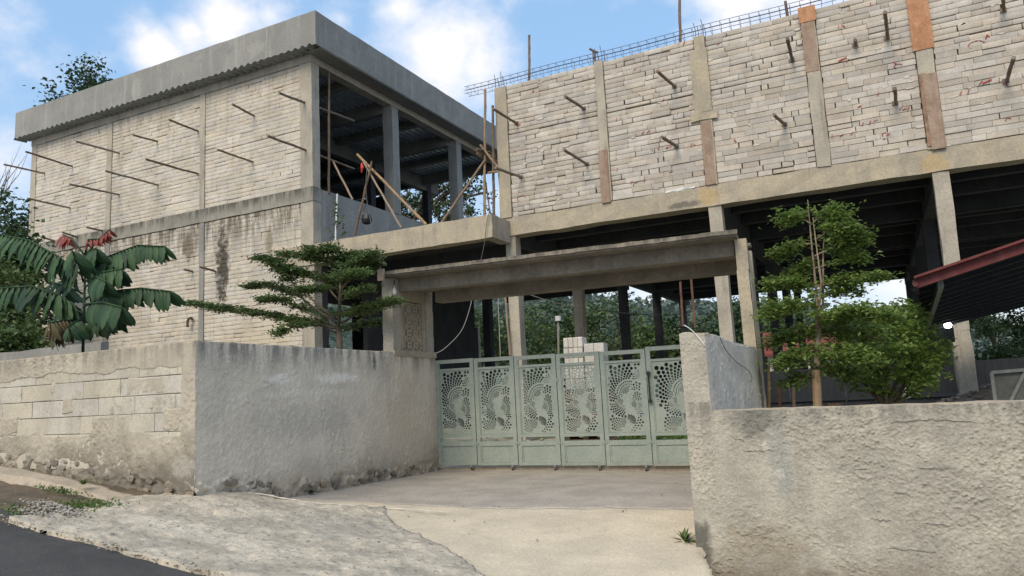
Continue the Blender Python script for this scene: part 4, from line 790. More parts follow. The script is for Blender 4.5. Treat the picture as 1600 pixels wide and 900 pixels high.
# ------------------------------------------------------------------ gate canopy and posts
gc = thing('gate_canopy', tuple(gw(2.4, -1, 0)), 'long stained concrete canopy beam on two posts over the gate', 'canopy')
MB().gbox(-.06, 4.90, -1.46, -.0, 2.925, 2.985).build('slab', M['conc_canopy'], gc)
b = MB(); b.cbox(-.08, 4.92, -1.49, -1.461, 2.945, 2.996, 50, 1, 1, .004); b.v = [tuple(gw(*p)) for p in b.v]
b.build('slab_edge', M['conc_canopy'], gc)
MB().gbox(.02, 4.84, -1.12, -.93, 2.735, 2.924).build('front_beam', M['conc_canopy'], gc)
MB().gbox(.03, 4.84, -.93, -.35, 2.80, 2.924).build('soffit', M['conc_canopy'], gc)
MB().gbox(.22, 4.86, -.349, -.10, 2.63, 2.924).build('back_beam', M['conc_canopy'], gc)
for (u0, u1, v0, v1, z0, z1) in ((-.17, .0, -1.30, -1.08, ZT, 2.92), (-.17, .0, -.25, -.03, ZT, 2.92), (4.86, 5.0, -1.24, -1.02, -.2, 2.92), (5.0-.14, 5.0, -.25, -.03, -.2, 2.92)):
    q = MB(); n = 8
    for k in range(n):
        j = .004*math.sin(k*2.1+u0); q.gbox(u0+j, u1+j, v0, v1, z0+(z1-z0)*k/n, z0+(z1-z0)*(k+1)/n)
    q.build('post', M['conc'] if u0 < 1 else M['conc_warm'], gc)
MB().gbox(-.15, -.02, -1.079, -.251, 2.62, 2.92).build('infill', M['conc_warm'], gc)
MB().gbox(-.15, -.02, -1.079, -.96, 1.84, 2.62).build('infill', M['conc_warm'], gc)
MB().gbox(-.15, -.02, -.36, -.251, 1.84, 2.62).build('infill', M['conc_warm'], gc)
MB().gbox(4.89, 4.97, -1.019, -.251, -.1, 2.90).build('infill', M['winggrey'], gc)
MB().gbox(-.2, .03, -1.32, .0, ZT-.06, ZT+.03).build('infill', M['conc_warm'], gc)
MB().gbox(-.07, 5.0, -.23, -.05, 2.986, 3.03).build('slab_rib', M['conc_beam'], gc)
MB().gbox(-.10, .0, -1.53, -1.49, 2.86, 3.03).build('timber_end', M['bamboo'], gc)

def plate(name, outer, holes, th, mat_, O, U, V, Nn, parent):
    """flat plate with real cut holes, thickness th"""
    pts = [Vector(p) for p in outer]; faces = [list(range(len(outer)))]; loops = [list(range(len(outer)))]
    for h in holes:
        n0 = len(pts); pts += [Vector(p) for p in h]; faces.append(list(range(n0, n0+len(h)))); loops.append(faces[-1])
    v, e, f, ov, oe, of = delaunay_2d_cdt(pts, [], faces, 0, 1e-6, True)
    cen = np.array([[sum(v[i][k] for i in t)/len(t) for k in (0, 1)] for t in f]); inside = np.zeros(len(f), bool)
    for h in holes:
        h = np.array(h); mn, mx = h.min(0), h.max(0); c = np.where((cen > mn).all(1) & (cen < mx).all(1))[0]
        for q in c:
            x, y = cen[q]; hx, hy = h[:, 0], h[:, 1]; jx, jy = np.roll(hx, 1), np.roll(hy, 1)
            cr = ((hy > y) != (jy > y)) & (x < (jx-hx)*(y-hy)/np.where(jy == hy, 1e-12, jy-hy)+hx); inside[q] |= (cr.sum() % 2 == 1)
    tri = [t for t, q in zip(f, inside) if not q]
    O, U, V, Nn = map(np.array, (O, U, V, Nn)); n = len(v)
    front = [tuple(O+U*p[0]+V*p[1]) for p in v]; back = [tuple(O+U*p[0]+V*p[1]-Nn*th) for p in v]
    mp = {}
    for i, os_ in enumerate(ov):
        for k in os_: mp[k] = i
    F = [tuple(t) for t in tri]+[tuple(n+i for i in reversed(t)) for t in tri]
    for lo in loops:
        for i in range(len(lo)):
            a = mp.get(lo[i]); c = mp.get(lo[(i+1) % len(lo)])
            if a is not None and c is not None and a != c: F.append((a, c, n+c, n+a))
    b = MB(); b.v = front+back; b.f = F; me = b.mesh(name, mat_, False, tuple(rootloc(parent)))
    return link(name, me, parent)
def circ(cx, cy_, r, n=8, sq=1.0, rot=0): return [(cx+r*math.cos(2*math.pi*k/n+rot), cy_+r*sq*math.sin(2*math.pi*k/n+rot)) for k in range(n)]
# vent blocks between the left posts
bw, bh = .20, .187
def vent_holes():
    H = [circ(bw/2, bh/2, .036, 10, 1.8)]
    for sx in (.17, .83):
        for sz in (.16, .84): H.append(circ(bw*sx, bh*sz, .021, 6, 1.0))
    for sx in (.1, .9): H.append(circ(bw*sx, bh*.5, .017, 6, 1.4))
    return H
for i in range(3):
    for j in range(4):
        o_ = gw(-.03, -.96+i*bw, 1.86+j*bh)
        plate('vent_block', [(.002, .002), (bw-.002, .002), (bw-.002, bh-.002), (.002, bh-.002)], vent_holes(), .07, M['conc_warm'], o_, UY, (0, 0, 1), UX, gc)
MB().gbox(-.149, -.12, -.96, -.36, 1.86, 2.62).build('vent_dark_sheet', M['conc_dark_shade'], gc)  # added dark sheet, painting shade behind the vent holes
bu = thing('light_bulb', tuple(on_y(615, 450, 8.95)), 'white light bulb hanging under the left end of the gate canopy', 'bulb')
p = on_y(615, 455, 8.95); MB().tube([p+np.array([0, 0, .10]), p+np.array([0, 0, .06]), p+np.array([0, 0, .035]), p+np.array([0, 0, -.01]), p+np.array([0, 0, -.045]), p+np.array([0, 0, -.06])], [.018, .02, .035, .05, .038, .008], 12).build('glass', M['bulbw'], bu, True)
MB().tube([p+np.array([0, 0, .17]), p+np.array([0, 0, .09])], .022, 10).build('socket', M['black'], bu)

# ------------------------------------------------------------------ folding gate
def fan(H, cx, cy_, ra, r0, r1, a0, a1, n, q=1.125, c=.05, twist=0.0, arcs=3, aw=.0075):
    """dots on rays that widen outward, with slim curved slots near the centre"""
    r = ra
    for i in range(arcs):
        m_ = 9; A = [a0+(a1-a0)*(.12+.76*j/(m_-1)) for j in range(m_)]; t = aw
        H.append(('p', [(cx+r*math.cos(math.radians(a)), cy_+r*math.sin(math.radians(a))) for a in A]+[(cx+(r+t)*math.cos(math.radians(a)), cy_+(r+t)*math.sin(math.radians(a))) for a in reversed(A)])); r += t*2.3
    r = max(r0, r+.004); k = 0
    while r < r1:
        for j in range(n):
            a = math.radians(a0+(a1-a0)*(j+.5*(k % 2))/(n-1)+twist*k); H.append(('c', cx+r*math.cos(a), cy_+r*math.sin(a), max(.0045, c*r)))
        r *= q; k += 1
def gate_pattern(w_, h_):
    H = []; sx = w_/.53
    def F(cx, cy_, *a, **k): fan(H, cx*sx, cy_, *a, **k)
    F(.33, .55, .035, .10, .62, 72, 190, 13, 1.13, .063, .9, 3, .010)
    F(.25, .475, .030, .08, .27, 158, 258, 10, 1.14, .066, 1.0, 4, .007)
    F(.33, .385, .030, .08, .22, -42, 62, 10, 1.14, .066, -1.0, 4, .007)
    F(.29, .085, .060, .09, .28, 98, 200, 10, 1.15, .064, .5, 3, .008)
    F(.14, .28, .30, .31, .44, -52, 8, 9, 1.115, .042, 0, 0)
    F(.33, .385, .2, .235, .38, 18, 78, 8, 1.13, .05, -1.2, 0)
    for j in range(9):
        a = math.radians(-12+j*11.5); r0, r1 = .022, .128-.004*abs(j-4); cx, cy_ = .28*sx, .145; wv = .075
        H.append(('p', [(cx+r0*math.cos(a), cy_+r0*math.sin(a)), (cx+r1*math.cos(a-wv), cy_+r1*math.sin(a-wv)), (cx+r1*1.03*math.cos(a), cy_+r1*1.03*math.sin(a)), (cx+r1*math.cos(a+wv), cy_+r1*math.sin(a+wv))]))
    for j in range(5):
        a = math.radians(112+j*17); r0, r1 = .03, .135; cx, cy_ = .53*sx, .76
        H.append(('p', [(cx+r0*math.cos(a), cy_+r0*math.sin(a)), (cx+r1*math.cos(a-.06), cy_+r1*math.sin(a-.06)), (cx+r1*math.cos(a+.06), cy_+r1*math.sin(a+.06))]))
    for (x, y) in ((.45, .965), (.45, .915), (.50, .965), (.38, .975)): H.append(('c', x*sx, y, .019))
    out = []; acc = []
    for h in H:
        if h[0] == 'p':
            pts = h[1]
            if all(.008 < x < w_-.008 and .008 < y < h_-.008 for x, y in pts):
                out.append(pts)
                for i in range(len(pts)):
                    p, q = pts[i], pts[(i+1) % len(pts)]
                    for t in (0, .33, .66): acc.append((p[0]*(1-t)+q[0]*t, p[1]*(1-t)+q[1]*t, .002))
    for h in H:
        if h[0] == 'c':
            _, x, y, r = h
            if x < r+.006 or x > w_-r-.006 or y < r+.006 or y > h_-r-.006: continue
            if all(math.hypot(x-a_[0], y-a_[1]) > r+a_[2]+.0028 for a_ in acc): out.append(circ(x, y, r, 10 if r > .012 else 7)); acc.append((x, y, r))
    return out
gt = thing('folding_gate', tuple(gw(2.4, 0, 0)), 'pale green folding metal gate with laser cut fan patterned panels on small castors', 'gate')
edges = [0, .682, 1.362, 2.042, 2.722, 3.402, 4.30]
gz = lambda u: -.0125*u
pane_mesh = None
for i in range(6):
    u0, u1 = edges[i]+.006, edges[i+1]-.006; zb = gz((u0+u1)/2); last = i == 5
    H0 = 1.735+(.035 if last else 0); fw = .062
    def bar(a, c, z0, z1, d=.0, t=.045, nm='frame'):
        b = MB().gbox(a, c, -t/2+d, t/2+d, zb+z0, zb+z1); return b
    fr = MB()
    v_ = .022
    def gb(a, c, z0, z1, d0=-.022, d1=.022): fr.gbox(a, c, d0, d1, zb+z0, zb+z1)
    gb(u0, u0+fw, .085, H0); gb(u1-fw, u1, .085, H0)
    fi = fw-.0
    for (z0, z1) in ((.085, .125), (.375, .445), (.505, .55), (1.555, 1.59), (H0-.06, H0-.001)): gb(u0+fw+.0005, u1-fw-.0005, z0, z1, -.020, .020)
    gb(u0+fw+.001, u0+fw+.02, .126, .374, -.012, .012); gb(u1-fw-.02, u1-fw-.001, .126, .374, -.012, .012)
    gb(u0+fw+.001, u0+fw+.014, .551, 1.554, -.014, .014); gb(u1-fw-.014, u1-fw-.001, .551, 1.554, -.014, .014)
    frame = fr.build('gate_leaf', M['gate'], gt)
    pw = u1-u0-2*fw-.028; ph = 1.0
    if i < 5 and pane_mesh is not None and abs(pane_mesh[1]-pw) < .002:
        o = link('cut_panel', pane_mesh[0], gt, Vector(gw(u0+fw+.014, -.004, zb+.553))-pane_mesh[2])
    else:
        org = gw(u0+fw+.014, -.004, zb+.553); o = plate('cut_panel', [(0, 0), (pw, 0), (pw, ph), (0, ph)], gate_pattern(pw, ph), .003, M['gate'], org, UX, (0, 0, 1), -UY, gt)
        if i == 0: pane_mesh = (o.data, pw, Vector(org))
    MB().gbox(u0+fw+.021, u1-fw-.021, -.004, .002, zb+.126, zb+.374).build('lower_panel', M['gate'], gt)
    # castor
    for uc in ((u1-.1,) if i < 5 else ()):
        cst = MB().gbox(uc-.018, uc+.018, -.02, .02, zb+.055, zb+.084).gbox(uc-.016, uc-.011, -.018, .018, zb+.02, zb+.06).gbox(uc+.011, uc+.016, -.018, .018, zb+.02, zb+.06).build('castor', M['grey_steel'], gt)
        a = gw(uc-.009, 0, zb+.028); c = gw(uc+.009, 0, zb+.028); MB().tube([a, c], .027, 14).build('wheel', M['black'], cst)
    if i < 5:
        for z_ in ((.395, 1.32) if i % 2 == 0 else (.395,)):
            hg = MB().gbox(u1-.03, u1+.042, -.032, -.0225, zb+z_, zb+z_+.03); hg.tube([gw(u1+.006, -.034, zb+z_-.02), gw(u1+.006, -.034, zb+z_+.05)], .009, 8); hg.build('hinge', M['gate'], gt)
    MB().tube([gw(u1-.004, -.02, zb+.01), gw(u1-.004, -.02, zb+.085)], .005, 6).build('drop_bolt', M['grey_steel'], gt)
for z_ in (.35, 1.25, 1.45):
    MB().gbox(-.055, .03, -.034, -.023, z_, z_+.05).build('hinge', M['gate'], gt)
MB().gbox(-.06, -.012, -.03, .03, .03, 1.72).build('jamb', M['gate'], gt)
u = edges[5]+.035; hb = MB().tube([gw(u, -.075, .93), gw(u, -.075, 1.36)], .012, 8).build('handle', M['black'], gt)
for z_ in (.945, 1.345): MB().tube([gw(u, -.023, z_), gw(u, -.085, z_)], .026, 12).build('handle_mount', M['black'], hb)
MB().gbox(-.1, 4.9, .06, .18, -.14, .035).build('sill', M['curb'], gt)
# ------------------------------------------------------------------ foliage
def leaf_cloud(name, C, size, mat_, parent, flat=.5, aspect=.5, seed=1, bend=True):
    """C: (n,3) leaf positions -> one mesh of small pointed leaves (two folded quads' worth of triangles)"""
    g = np.random.default_rng(seed); n = len(C); C = np.asarray(C, float)
    nrm = g.normal(size=(n, 3)); nrm[:, 2] = np.abs(nrm[:, 2])+flat*2.2; nrm /= np.linalg.norm(nrm, axis=1)[:, None]
    a = g.normal(size=(n, 3)); a -= nrm*(a*nrm).sum(1)[:, None]; a /= np.linalg.norm(a, axis=1)[:, None]; b = np.cross(nrm, a)
    s = size*g.uniform(.65, 1.3, n)[:, None]; wd = s*aspect*.5
    base = C-a*s*.5; tip = C+a*s*.5-nrm*s*.12; l = C+b*wd+a*s*.08+nrm*s*.06; r = C-b*wd+a*s*.08+nrm*s*.06
    V = np.stack([base, l, tip, r], 1).reshape(-1, 3); i = np.arange(n)*4
    F = np.concatenate([np.stack([i, i+1, i+2], 1), np.stack([i, i+2, i+3], 1)])
    o = npmesh(name, V, F, mat_, parent); return o
def spray(path, t0, rad, n, thick, g, up=0.0, along=None):
    """leaf positions scattered on flat disks along a limb"""
    path = np.array(path); t = g.uniform(t0, 1.0, n)**.8*(len(path)-1); k = np.clip(t.astype(int), 0, len(path)-2); f = (t-k)[:, None]; p = path[k]*(1-f)+path[k+1]*f
    tt = t/(len(path)-1); R = rad*(1.15-tt*.75); ang = g.uniform(0, 2*math.pi, n); rr = R*np.sqrt(g.uniform(0, 1, n))
    d = np.stack([np.cos(ang)*rr, np.sin(ang)*rr, g.normal(0, thick, n)+up+.0*rr], 1); return p+d
def tree_layered(root, limbs, leafm, barkm, Y, size, seed, trunk, dens=1.0, sub=True, thick=.02, rise=1.0):
    g = np.random.default_rng(seed); r = random.Random(seed); tb = MB(); L_ = []
    for pts, rads in trunk: tb.tube([on_y(px, py, Y+dy) for px, py, dy in pts], rads, 8)
    tb.build('trunk', M[barkm], root, True); wb = MB()
    for lm in limbs:
        px = lm['p']; path = [on_y(a, b_, Y+dy) for a, b_, dy in px]; P = []
        for i in range(len(path)-1):
            for t in np.linspace(0, 1, 5, endpoint=(i == len(path)-2)): P.append(path[i]*(1-t)+path[i+1]*t+np.array([r.uniform(-.01, .01), r.uniform(-.01, .01), r.uniform(-.008, .012)]))
        w0 = lm.get('w', .02); wb.tube(P, [w0*(1-.85*i/len(P)) for i in range(len(P))], 6)
        n = int(lm.get('n', 900)*dens); R = lm.get('r', .35); t0 = lm.get('t0', .3)
        PP = np.array(P); ntw = max(6, int(n/15))
        for q in range(ntw):      # side twigs carrying tufts of leaves
            t = (t0+(1-t0)*r.random()**.85)*(len(P)-1); k = min(int(t), len(P)-2); p = PP[k]*(1-(t-k))+PP[k+1]*(t-k); tt = t/(len(P)-1)
            ang = r.uniform(0, 2*math.pi); rr = R*(1.15-tt*.8)*math.sqrt(r.random()); e = p+np.array([math.cos(ang)*rr, math.sin(ang)*rr, .01+r.gauss(0, thick*rise)+.07*rr*rise])
            md = (p+e)/2+np.array([0, 0, .03*rr]); wb.tube([p, md, e], [.005, .004, .002], 3, False)
            m1 = 15; f = g.uniform(.35, 1.05, m1)[:, None]; L_.append(p+(e-p)*f+g.normal(0, 1, (m1, 3))*np.array([.045, .045, .014*rise]))
            L_.append(e+g.normal(0, 1, (9, 3))*np.array([.08, .08, .018*rise]))
    wb.build('branches', M[barkm], root, True)
    return leaf_cloud('leaves', np.concatenate(L_), size, M[leafm], root, .7, .55, seed)
# middle tree behind the left wall
YT = 8.7
t = thing('terminalia_tree', tuple(on_y(531, 575, YT)*np.array([1, 1, 0])+np.array([0, 0, .1])), 'small layered tree with wide flat branches standing behind the grey side wall', 'tree')
d_ = lambda *a: list(a)
limbs = [dict(p=[(528, 512, 0), (480, 505, -.1), (400, 490, -.2), (340, 482, -.25), (288, 474, -.3)], n=2600, r=.30, w=.028, t0=.12),
 dict(p=[(525, 505, 0), (470, 465, .1), (420, 445, .15), (385, 448, .1)], n=1300, r=.24, w=.022, t0=.35),
 dict(p=[(526, 500, 0), (490, 470, -.1), (455, 440, -.2), (430, 408, -.3), (404, 404, -.3)], n=1500, r=.26, w=.022, t0=.5),
 dict(p=[(533, 505, 0), (560, 490, -.1), (595, 478, -.2), (618, 470, -.25)], n=1500, r=.3, w=.02, t0=.25),
 dict(p=[(524, 520, 0), (490, 500, -.5), (450, 515, -.7), (432, 522, -.8)], n=420, r=.22, w=.012, t0=.4),
 dict(p=[(530, 500, 0), (525, 495, .5), (480, 485, .9)], n=600, r=.35, w=.016, t0=.35),
 dict(p=[(529, 470, 0), (505, 440, 0), (470, 425, -.1), (430, 415, -.1)], n=1100, r=.3, w=.016, t0=.3),
 dict(p=[(530, 455, 0), (555, 430, .1), (590, 410, .1)], n=1300, r=.32, w=.016, t0=.3),
 dict(p=[(529, 440, 0), (545, 430, -.5), (560, 425, -.8)], n=800, r=.3, w=.014, t0=.3),
 dict(p=[(529, 430, 0), (510, 410, 0), (470, 400, 0), (440, 400, 0)], n=1000, r=.28, w=.014, t0=.3),
 dict(p=[(530, 425, 0), (540, 405, .1), (555, 395, .2)], n=900, r=.34, w=.012, t0=.15),
 dict(p=[(528, 420, 0), (520, 395, -.1), (515, 385, -.1)], n=500, r=.25, w=.012, t0=.3),
 dict(p=[(528, 520, 0), (560, 510, .4), (600, 500, .5)], n=700, r=.3, w=.012, t0=.3),
 dict(p=[(526, 512, 0), (440, 468, -.3), (410, 470, -.4)], n=1000, r=.26, w=.014, t0=.35),
 dict(p=[(531, 430, 0), (560, 412, -.2), (585, 396, -.3)], n=900, r=.28, w=.01, t0=.3), dict(p=[(530, 410, 0), (500, 392, -.2), (480, 392, -.2)], n=500, r=.22, w=.008, t0=.3), dict(p=[(531, 450, 0), (495, 452, -.5), (470, 455, -.7)], n=900, r=.3, w=.01, t0=.3), dict(p=[(533, 470, 0), (550, 460, -.5), (575, 452, -.6)], n=500, r=.22, w=.01, t0=.4)]
tree_layered(t, limbs, 'leafk', 'bark', YT, .055, 3, [([(531, 580, 0), (531, 545, 0), (529, 512, 0)], [.055, .045, .042]), ([(529, 512, 0), (531, 470, 0), (533, 430, 0), (531, 395, 0), (524, 345, 0), (523, 320, 0)], [.03, .026, .018, .01, .004, .003]),
   ([(532, 470, 0), (537, 440, .1), (541, 400, .1)], [.016, .012, .005])], .95)
g9 = np.random.default_rng(12)
vine = [on_y(522+g9.normal(0, 3), y_, YT) for y_ in (315, 322, 330, 338, 350, 362, 371)]+[on_y(536+g9.normal(0, 2), y_, YT) for y_ in (340, 352, 365)]
leaf_cloud('shoot_leaves', np.concatenate([v+g9.normal(0, .025, (7, 3)) for v in vine]), .06, M['leafk'], t, .2, .6, 5)
# right tree
YT2 = 9.3
t = thing('terminalia_tree', tuple(on_y(1278, 640, YT2)*np.array([1, 1, 0])), 'tall young tree with several pale stems and bright leaves behind the right wall', 'tree')
limbs = [dict(p=[(1270, 350, 0), (1240, 338, 0), (1222, 350, 0)], n=420, r=.15, w=.01, t0=.2), dict(p=[(1272, 345, 0), (1300, 330, 0), (1322, 340, 0)], n=480, r=.15, w=.01, t0=.2),
 dict(p=[(1274, 375, 0), (1310, 350, -.1), (1335, 362, -.1)], n=560, r=.16, w=.01, t0=.25), dict(p=[(1270, 380, 0), (1235, 385, .1), (1215, 402, .1)], n=600, r=.16, w=.01, t0=.3),
 dict(p=[(1274, 400, 0), (1320, 378, 0), (1360, 375, 0)], n=700, r=.17, w=.011, t0=.25), dict(p=[(1272, 420, 0), (1320, 405, .1), (1350, 402, .1)], n=560, r=.17, w=.01, t0=.3),
 dict(p=[(1276, 448, 0), (1320, 440, -.1), (1390, 432, -.1)], n=520, r=.13, w=.012, t0=.35), dict(p=[(1272, 460, 0), (1235, 440, 0), (1200, 448, 0)], n=900, r=.26, w=.014, t0=.2),
 dict(p=[(1278, 470, 0), (1310, 450, .1), (1345, 462, .1)], n=700, r=.24, w=.014, t0=.2), dict(p=[(1275, 480, 0), (1230, 480, -.3), (1200, 495, -.3)], n=1300, r=.36, w=.016, t0=.15),
 dict(p=[(1278, 500, 0), (1330, 490, -.2), (1400, 500, -.3)], n=1500, r=.38, w=.018, t0=.1), dict(p=[(1278, 510, 0), (1320, 520, .3), (1380, 530, .3)], n=1300, r=.42, w=.016, t0=.1),
 dict(p=[(1276, 520, 0), (1230, 530, .2), (1195, 540, .2)], n=800, r=.30, w=.014, t0=.2), dict(p=[(1278, 540, 0), (1320, 555, -.3), (1360, 565, -.4)], n=1000, r=.35, w=.014, t0=.15),
 dict(p=[(1276, 545, 0), (1240, 560, -.3), (1215, 575, -.3)], n=600, r=.25, w=.012, t0=.2), dict(p=[(1280, 570, 0), (1310, 585, 0), (1350, 590, 0)], n=600, r=.3, w=.012, t0=.2),
 dict(p=[(1276, 580, 0), (1250, 595, -.1), (1225, 600, -.1)], n=350, r=.2, w=.01, t0=.3), dict(p=[(1277, 400, 0), (1262, 420, .2), (1240, 428, .3)], n=420, r=.2, w=.01, t0=.3)]
tree_layered(t, limbs, 'leafk2', 'bark_pale', YT2, .062, 4, [([(1278, 640, 0), (1276, 580, 0), (1278, 520, 0), (1276, 460, 0), (1268, 380, 0), (1262, 312, 0)], [.05, .042, .026, .016, .010, .003]),
   ([(1277, 560, 0), (1286, 470, .05), (1286, 400, .05), (1288, 360, .05)], [.02, .014, .01, .004]), ([(1276, 540, 0), (1283, 440, -.05), (1270, 340, -.05)], [.018, .012, .004])], .68, rise=1.9)
st = thing('tree_stake', tuple(on_y(1277, 636, YT2-.1)), 'short yellowish wooden stake at the foot of the right tree', 'stake')
MB().tube([on_y(1278, 645, YT2-.12), on_y(1275, 578, YT2-.12)], .05, 9).build('stake_post', M['bamboo'], st)
# shrub mass right of that tree
YB = 10.6
t = thing('bushy_tree', tuple(on_y(1395, 640, YB)*np.array([1, 1, 0])), 'dense dark green bushy tree in front of the dark fence on the right', 'tree')
g = np.random.default_rng(15); Ls = []; wb = MB()
for (px, py, dy, rx, rz, n) in ((1345, 505, 0, .45, .25, 1500), (1390, 500, .1, .42, .24, 1500), (1425, 535, 0, .36, .3, 1700), (1385, 550, -.2, .5, .3, 1800), (1340, 560, 0, .4, .3, 1200), (1440, 570, .1, .3, .2, 900), (1400, 590, 0, .4, .18, 900), (1360, 600, .1, .35, .16, 600), (1300, 540, .3, .4, .3, 900), (1422, 602, .1, .22, .12, 400), (1455, 545, .1, .2, .2, 400), (1460, 592, .0, .13, .1, 200)):
    c = on_y(px, py, YB+dy)
    for q in range(int(n/42)):
        v = g.normal(size=3); v /= np.linalg.norm(v); v = v*g.uniform(.35, 1.0)**.5*np.array([rx, .5, rz]); Ls.append(c+v+g.normal(0, .06, (22, 3))*np.array([1.2, 1, .6]))
    wb.tube([on_y(1385, 640, YB), on_y((px+1385)/2, (py+640)/2, YB+dy/2), c], [.03, .018, .006], 6)
wb.build('trunk', M['bark'], t, True); leaf_cloud('leaves', np.concatenate(Ls), .08, M['leafk2'], t, .5, .55, 16)
# big leaved plant behind the left wall
YP = 6.1
t = thing('big_leaf_plant', (-9.4, YP, .4), 'large plant with rows of drooping dark ribbed leaves behind the left wall', 'plant')
def big_leaf(name, mat_, seed, l=1.0, w_=.38, n=9):
    r = random.Random(seed); b = MB(); side = 4
    for i in range(n+1):
        t = i/n; wd = w_/2*math.sin(math.pi*min(1, t*.93+.07))**.7*(1 if t < .97 else .3); x = l*t; z0 = -.35*l*t*t
        for k in range(-side, side+1):
            f = k/side; b.v.append((x+.05*l*abs(f)*1.0, f*wd, z0-.07*abs(f)*w_*2+.012*math.sin(i*math.pi)+.018*math.cos(t*40+abs(f)*5)*abs(f)+r.uniform(-.004, .004)))
    W_ = 2*side+1
    for i in range(n):
        for k in range(W_-1): q = i*W_+k; b.f.append((q, q+1, q+W_+1, q+W_))
    return b.mesh(name, M[mat_], True)
LB = [big_leaf('leaf', 'leafbig', s_) for s_ in range(3)]; LR = [big_leaf('leaf', 'leafred', 9, 1, .4)]; LD = [big_leaf('leaf', 'leafdry', s_) for s_ in (11, 12)]
pr = Vector(t.location); r = random.Random(21); stalk = MB()
def frond(pts, nl, ls, meshes, Y, w0=.014, droop=1.0, t0=.1, label=None):
    nl = int(nl*2.1); ls = ls*1.02
    P = [on_y(a, b_, Y+dy) for a, b_, dy in pts]; stalk.tube(P, [w0*(1-.7*i/len(P)) for i in range(len(P))], 6)
    P = np.array(P); seg = len(P)-1
    for i in range(nl):
        tt = (t0+(1-t0)*(i+.5)/nl)*seg; k = min(int(tt), seg-1); p = P[k]*(1-(tt-k))+P[k+1]*(tt-k); d = P[k+1]-P[k]; d = d/np.linalg.norm(d)
        for s in (-1, 1):
            o = link('leaf', r.choice(meshes), t); side = np.cross(d, [0, 0, 1]); side /= np.linalg.norm(side)
            dirv = Vector(tuple(d*.35+side*s*r.uniform(.25, .7)+np.array([0, 0, -droop*r.uniform(.65, 1.05)]))).normalized()
            xa = dirv; za = Vector(tuple(d*.2+side*s*1.0))*-1; za = Vector((0, -1, .5)) if s < 0 else Vector((0, -.7, .8)); ya = za.cross(xa).normalized(); za = xa.cross(ya)
            mt = Matrix((xa, ya, za)).transposed(); q = mt.to_euler(); sc = ls*r.uniform(.8, 1.12)*(1-.35*abs(i/nl-.4))
            o.location = Vector(tuple(p))-pr; o.rotation_euler = q; o.scale = (sc, sc*r.uniform(.9, 1.15), sc)
            if label: o['label'] = label
frond([(132, 430, 0), (170, 400, .0), (215, 383, .1), (258, 385, .1)], 11, .27, LB, YP, t0=.08)
frond([(128, 430, 0), (90, 400, -.2), (45, 375, -.3), (-5, 365, -.3)], 11, .33, LB, YP, t0=.05)
frond([(130, 480, 0), (175, 455, -.2), (220, 450, -.2), (266, 455, -.2)], 10, .27, LB, YP, t0=.05)
frond([(126, 485, 0), (90, 460, -.3), (50, 447, -.4), (-10, 450, -.4)], 9, .33, LB, YP, t0=.1)
frond([(132, 475, 0), (160, 472, -.5), (190, 480, -.8)], 6, .30, LB, YP, t0=.2)
frond([(130, 440, 0), (120, 400, -.4), (112, 392, -.7)], 4, .28, LB, YP, t0=.3)
frond([(132, 430, 0), (138, 392, 0), (150, 388, -.2)], 4, .3, LB, YP, t0=.3)
frond([(132, 450, 0), (160, 425, -.3), (190, 420, -.3)], 5, .25, LB, YP, t0=.3)
frond([(132, 460, 0), (100, 445, .2), (80, 440, .3)], 5, .28, LB, YP, t0=.3)
frond([(133, 400, 0), (112, 372, 0), (98, 366, 0)], 3, .17, LR, YP, t0=.5, label='young red leaf at the crown')
frond([(133, 398, 0), (138, 374, 0), (160, 373, 0)], 3, .12, LR, YP, t0=.3, label='young red leaf at the crown')
frond([(134, 398, 0), (156, 372, 0), (172, 358, 0)], 2, .13, LR, YP, t0=.5, label='young red leaf at the crown')
frond([(128, 500, 0), (105, 505, -.2), (85, 515, -.3)], 3, .28, LD, YP, t0=.3, label='withered brown leaf low on the plant')
frond([(128, 505, 0), (100, 500, -.3), (75, 505, -.6)], 3, .25, LD, YP, t0=.3, label='withered brown leaf low on the plant')
frond([(130, 500, 0), (150, 505, -.1), (185, 498, -.1)], 5, .22, LB, YP, t0=.2)
frond([(131, 470, 0), (150, 455, .2), (175, 462, .4)], 5, .26, LB, YP, t0=.2)
frond([(130, 490, 0), (112, 478, .2), (92, 482, .3)], 5, .25, LB, YP, t0=.2)
frond([(130, 505, 0), (118, 502, -.4), (105, 512, -.7)], 4, .22, LB, YP, t0=.3)
frond([(132, 440, 0), (150, 432, -.4), (165, 440, -.6)], 4, .26, LB, YP, t0=.3)
stalk.tube([on_y(128, 600, YP), on_y(131, 500, YP), on_y(133, 420, YP), on_y(134, 385, YP)], [.02, .018, .012, .007], 8); stalk.build('stem', M['leafbig'], t, True)
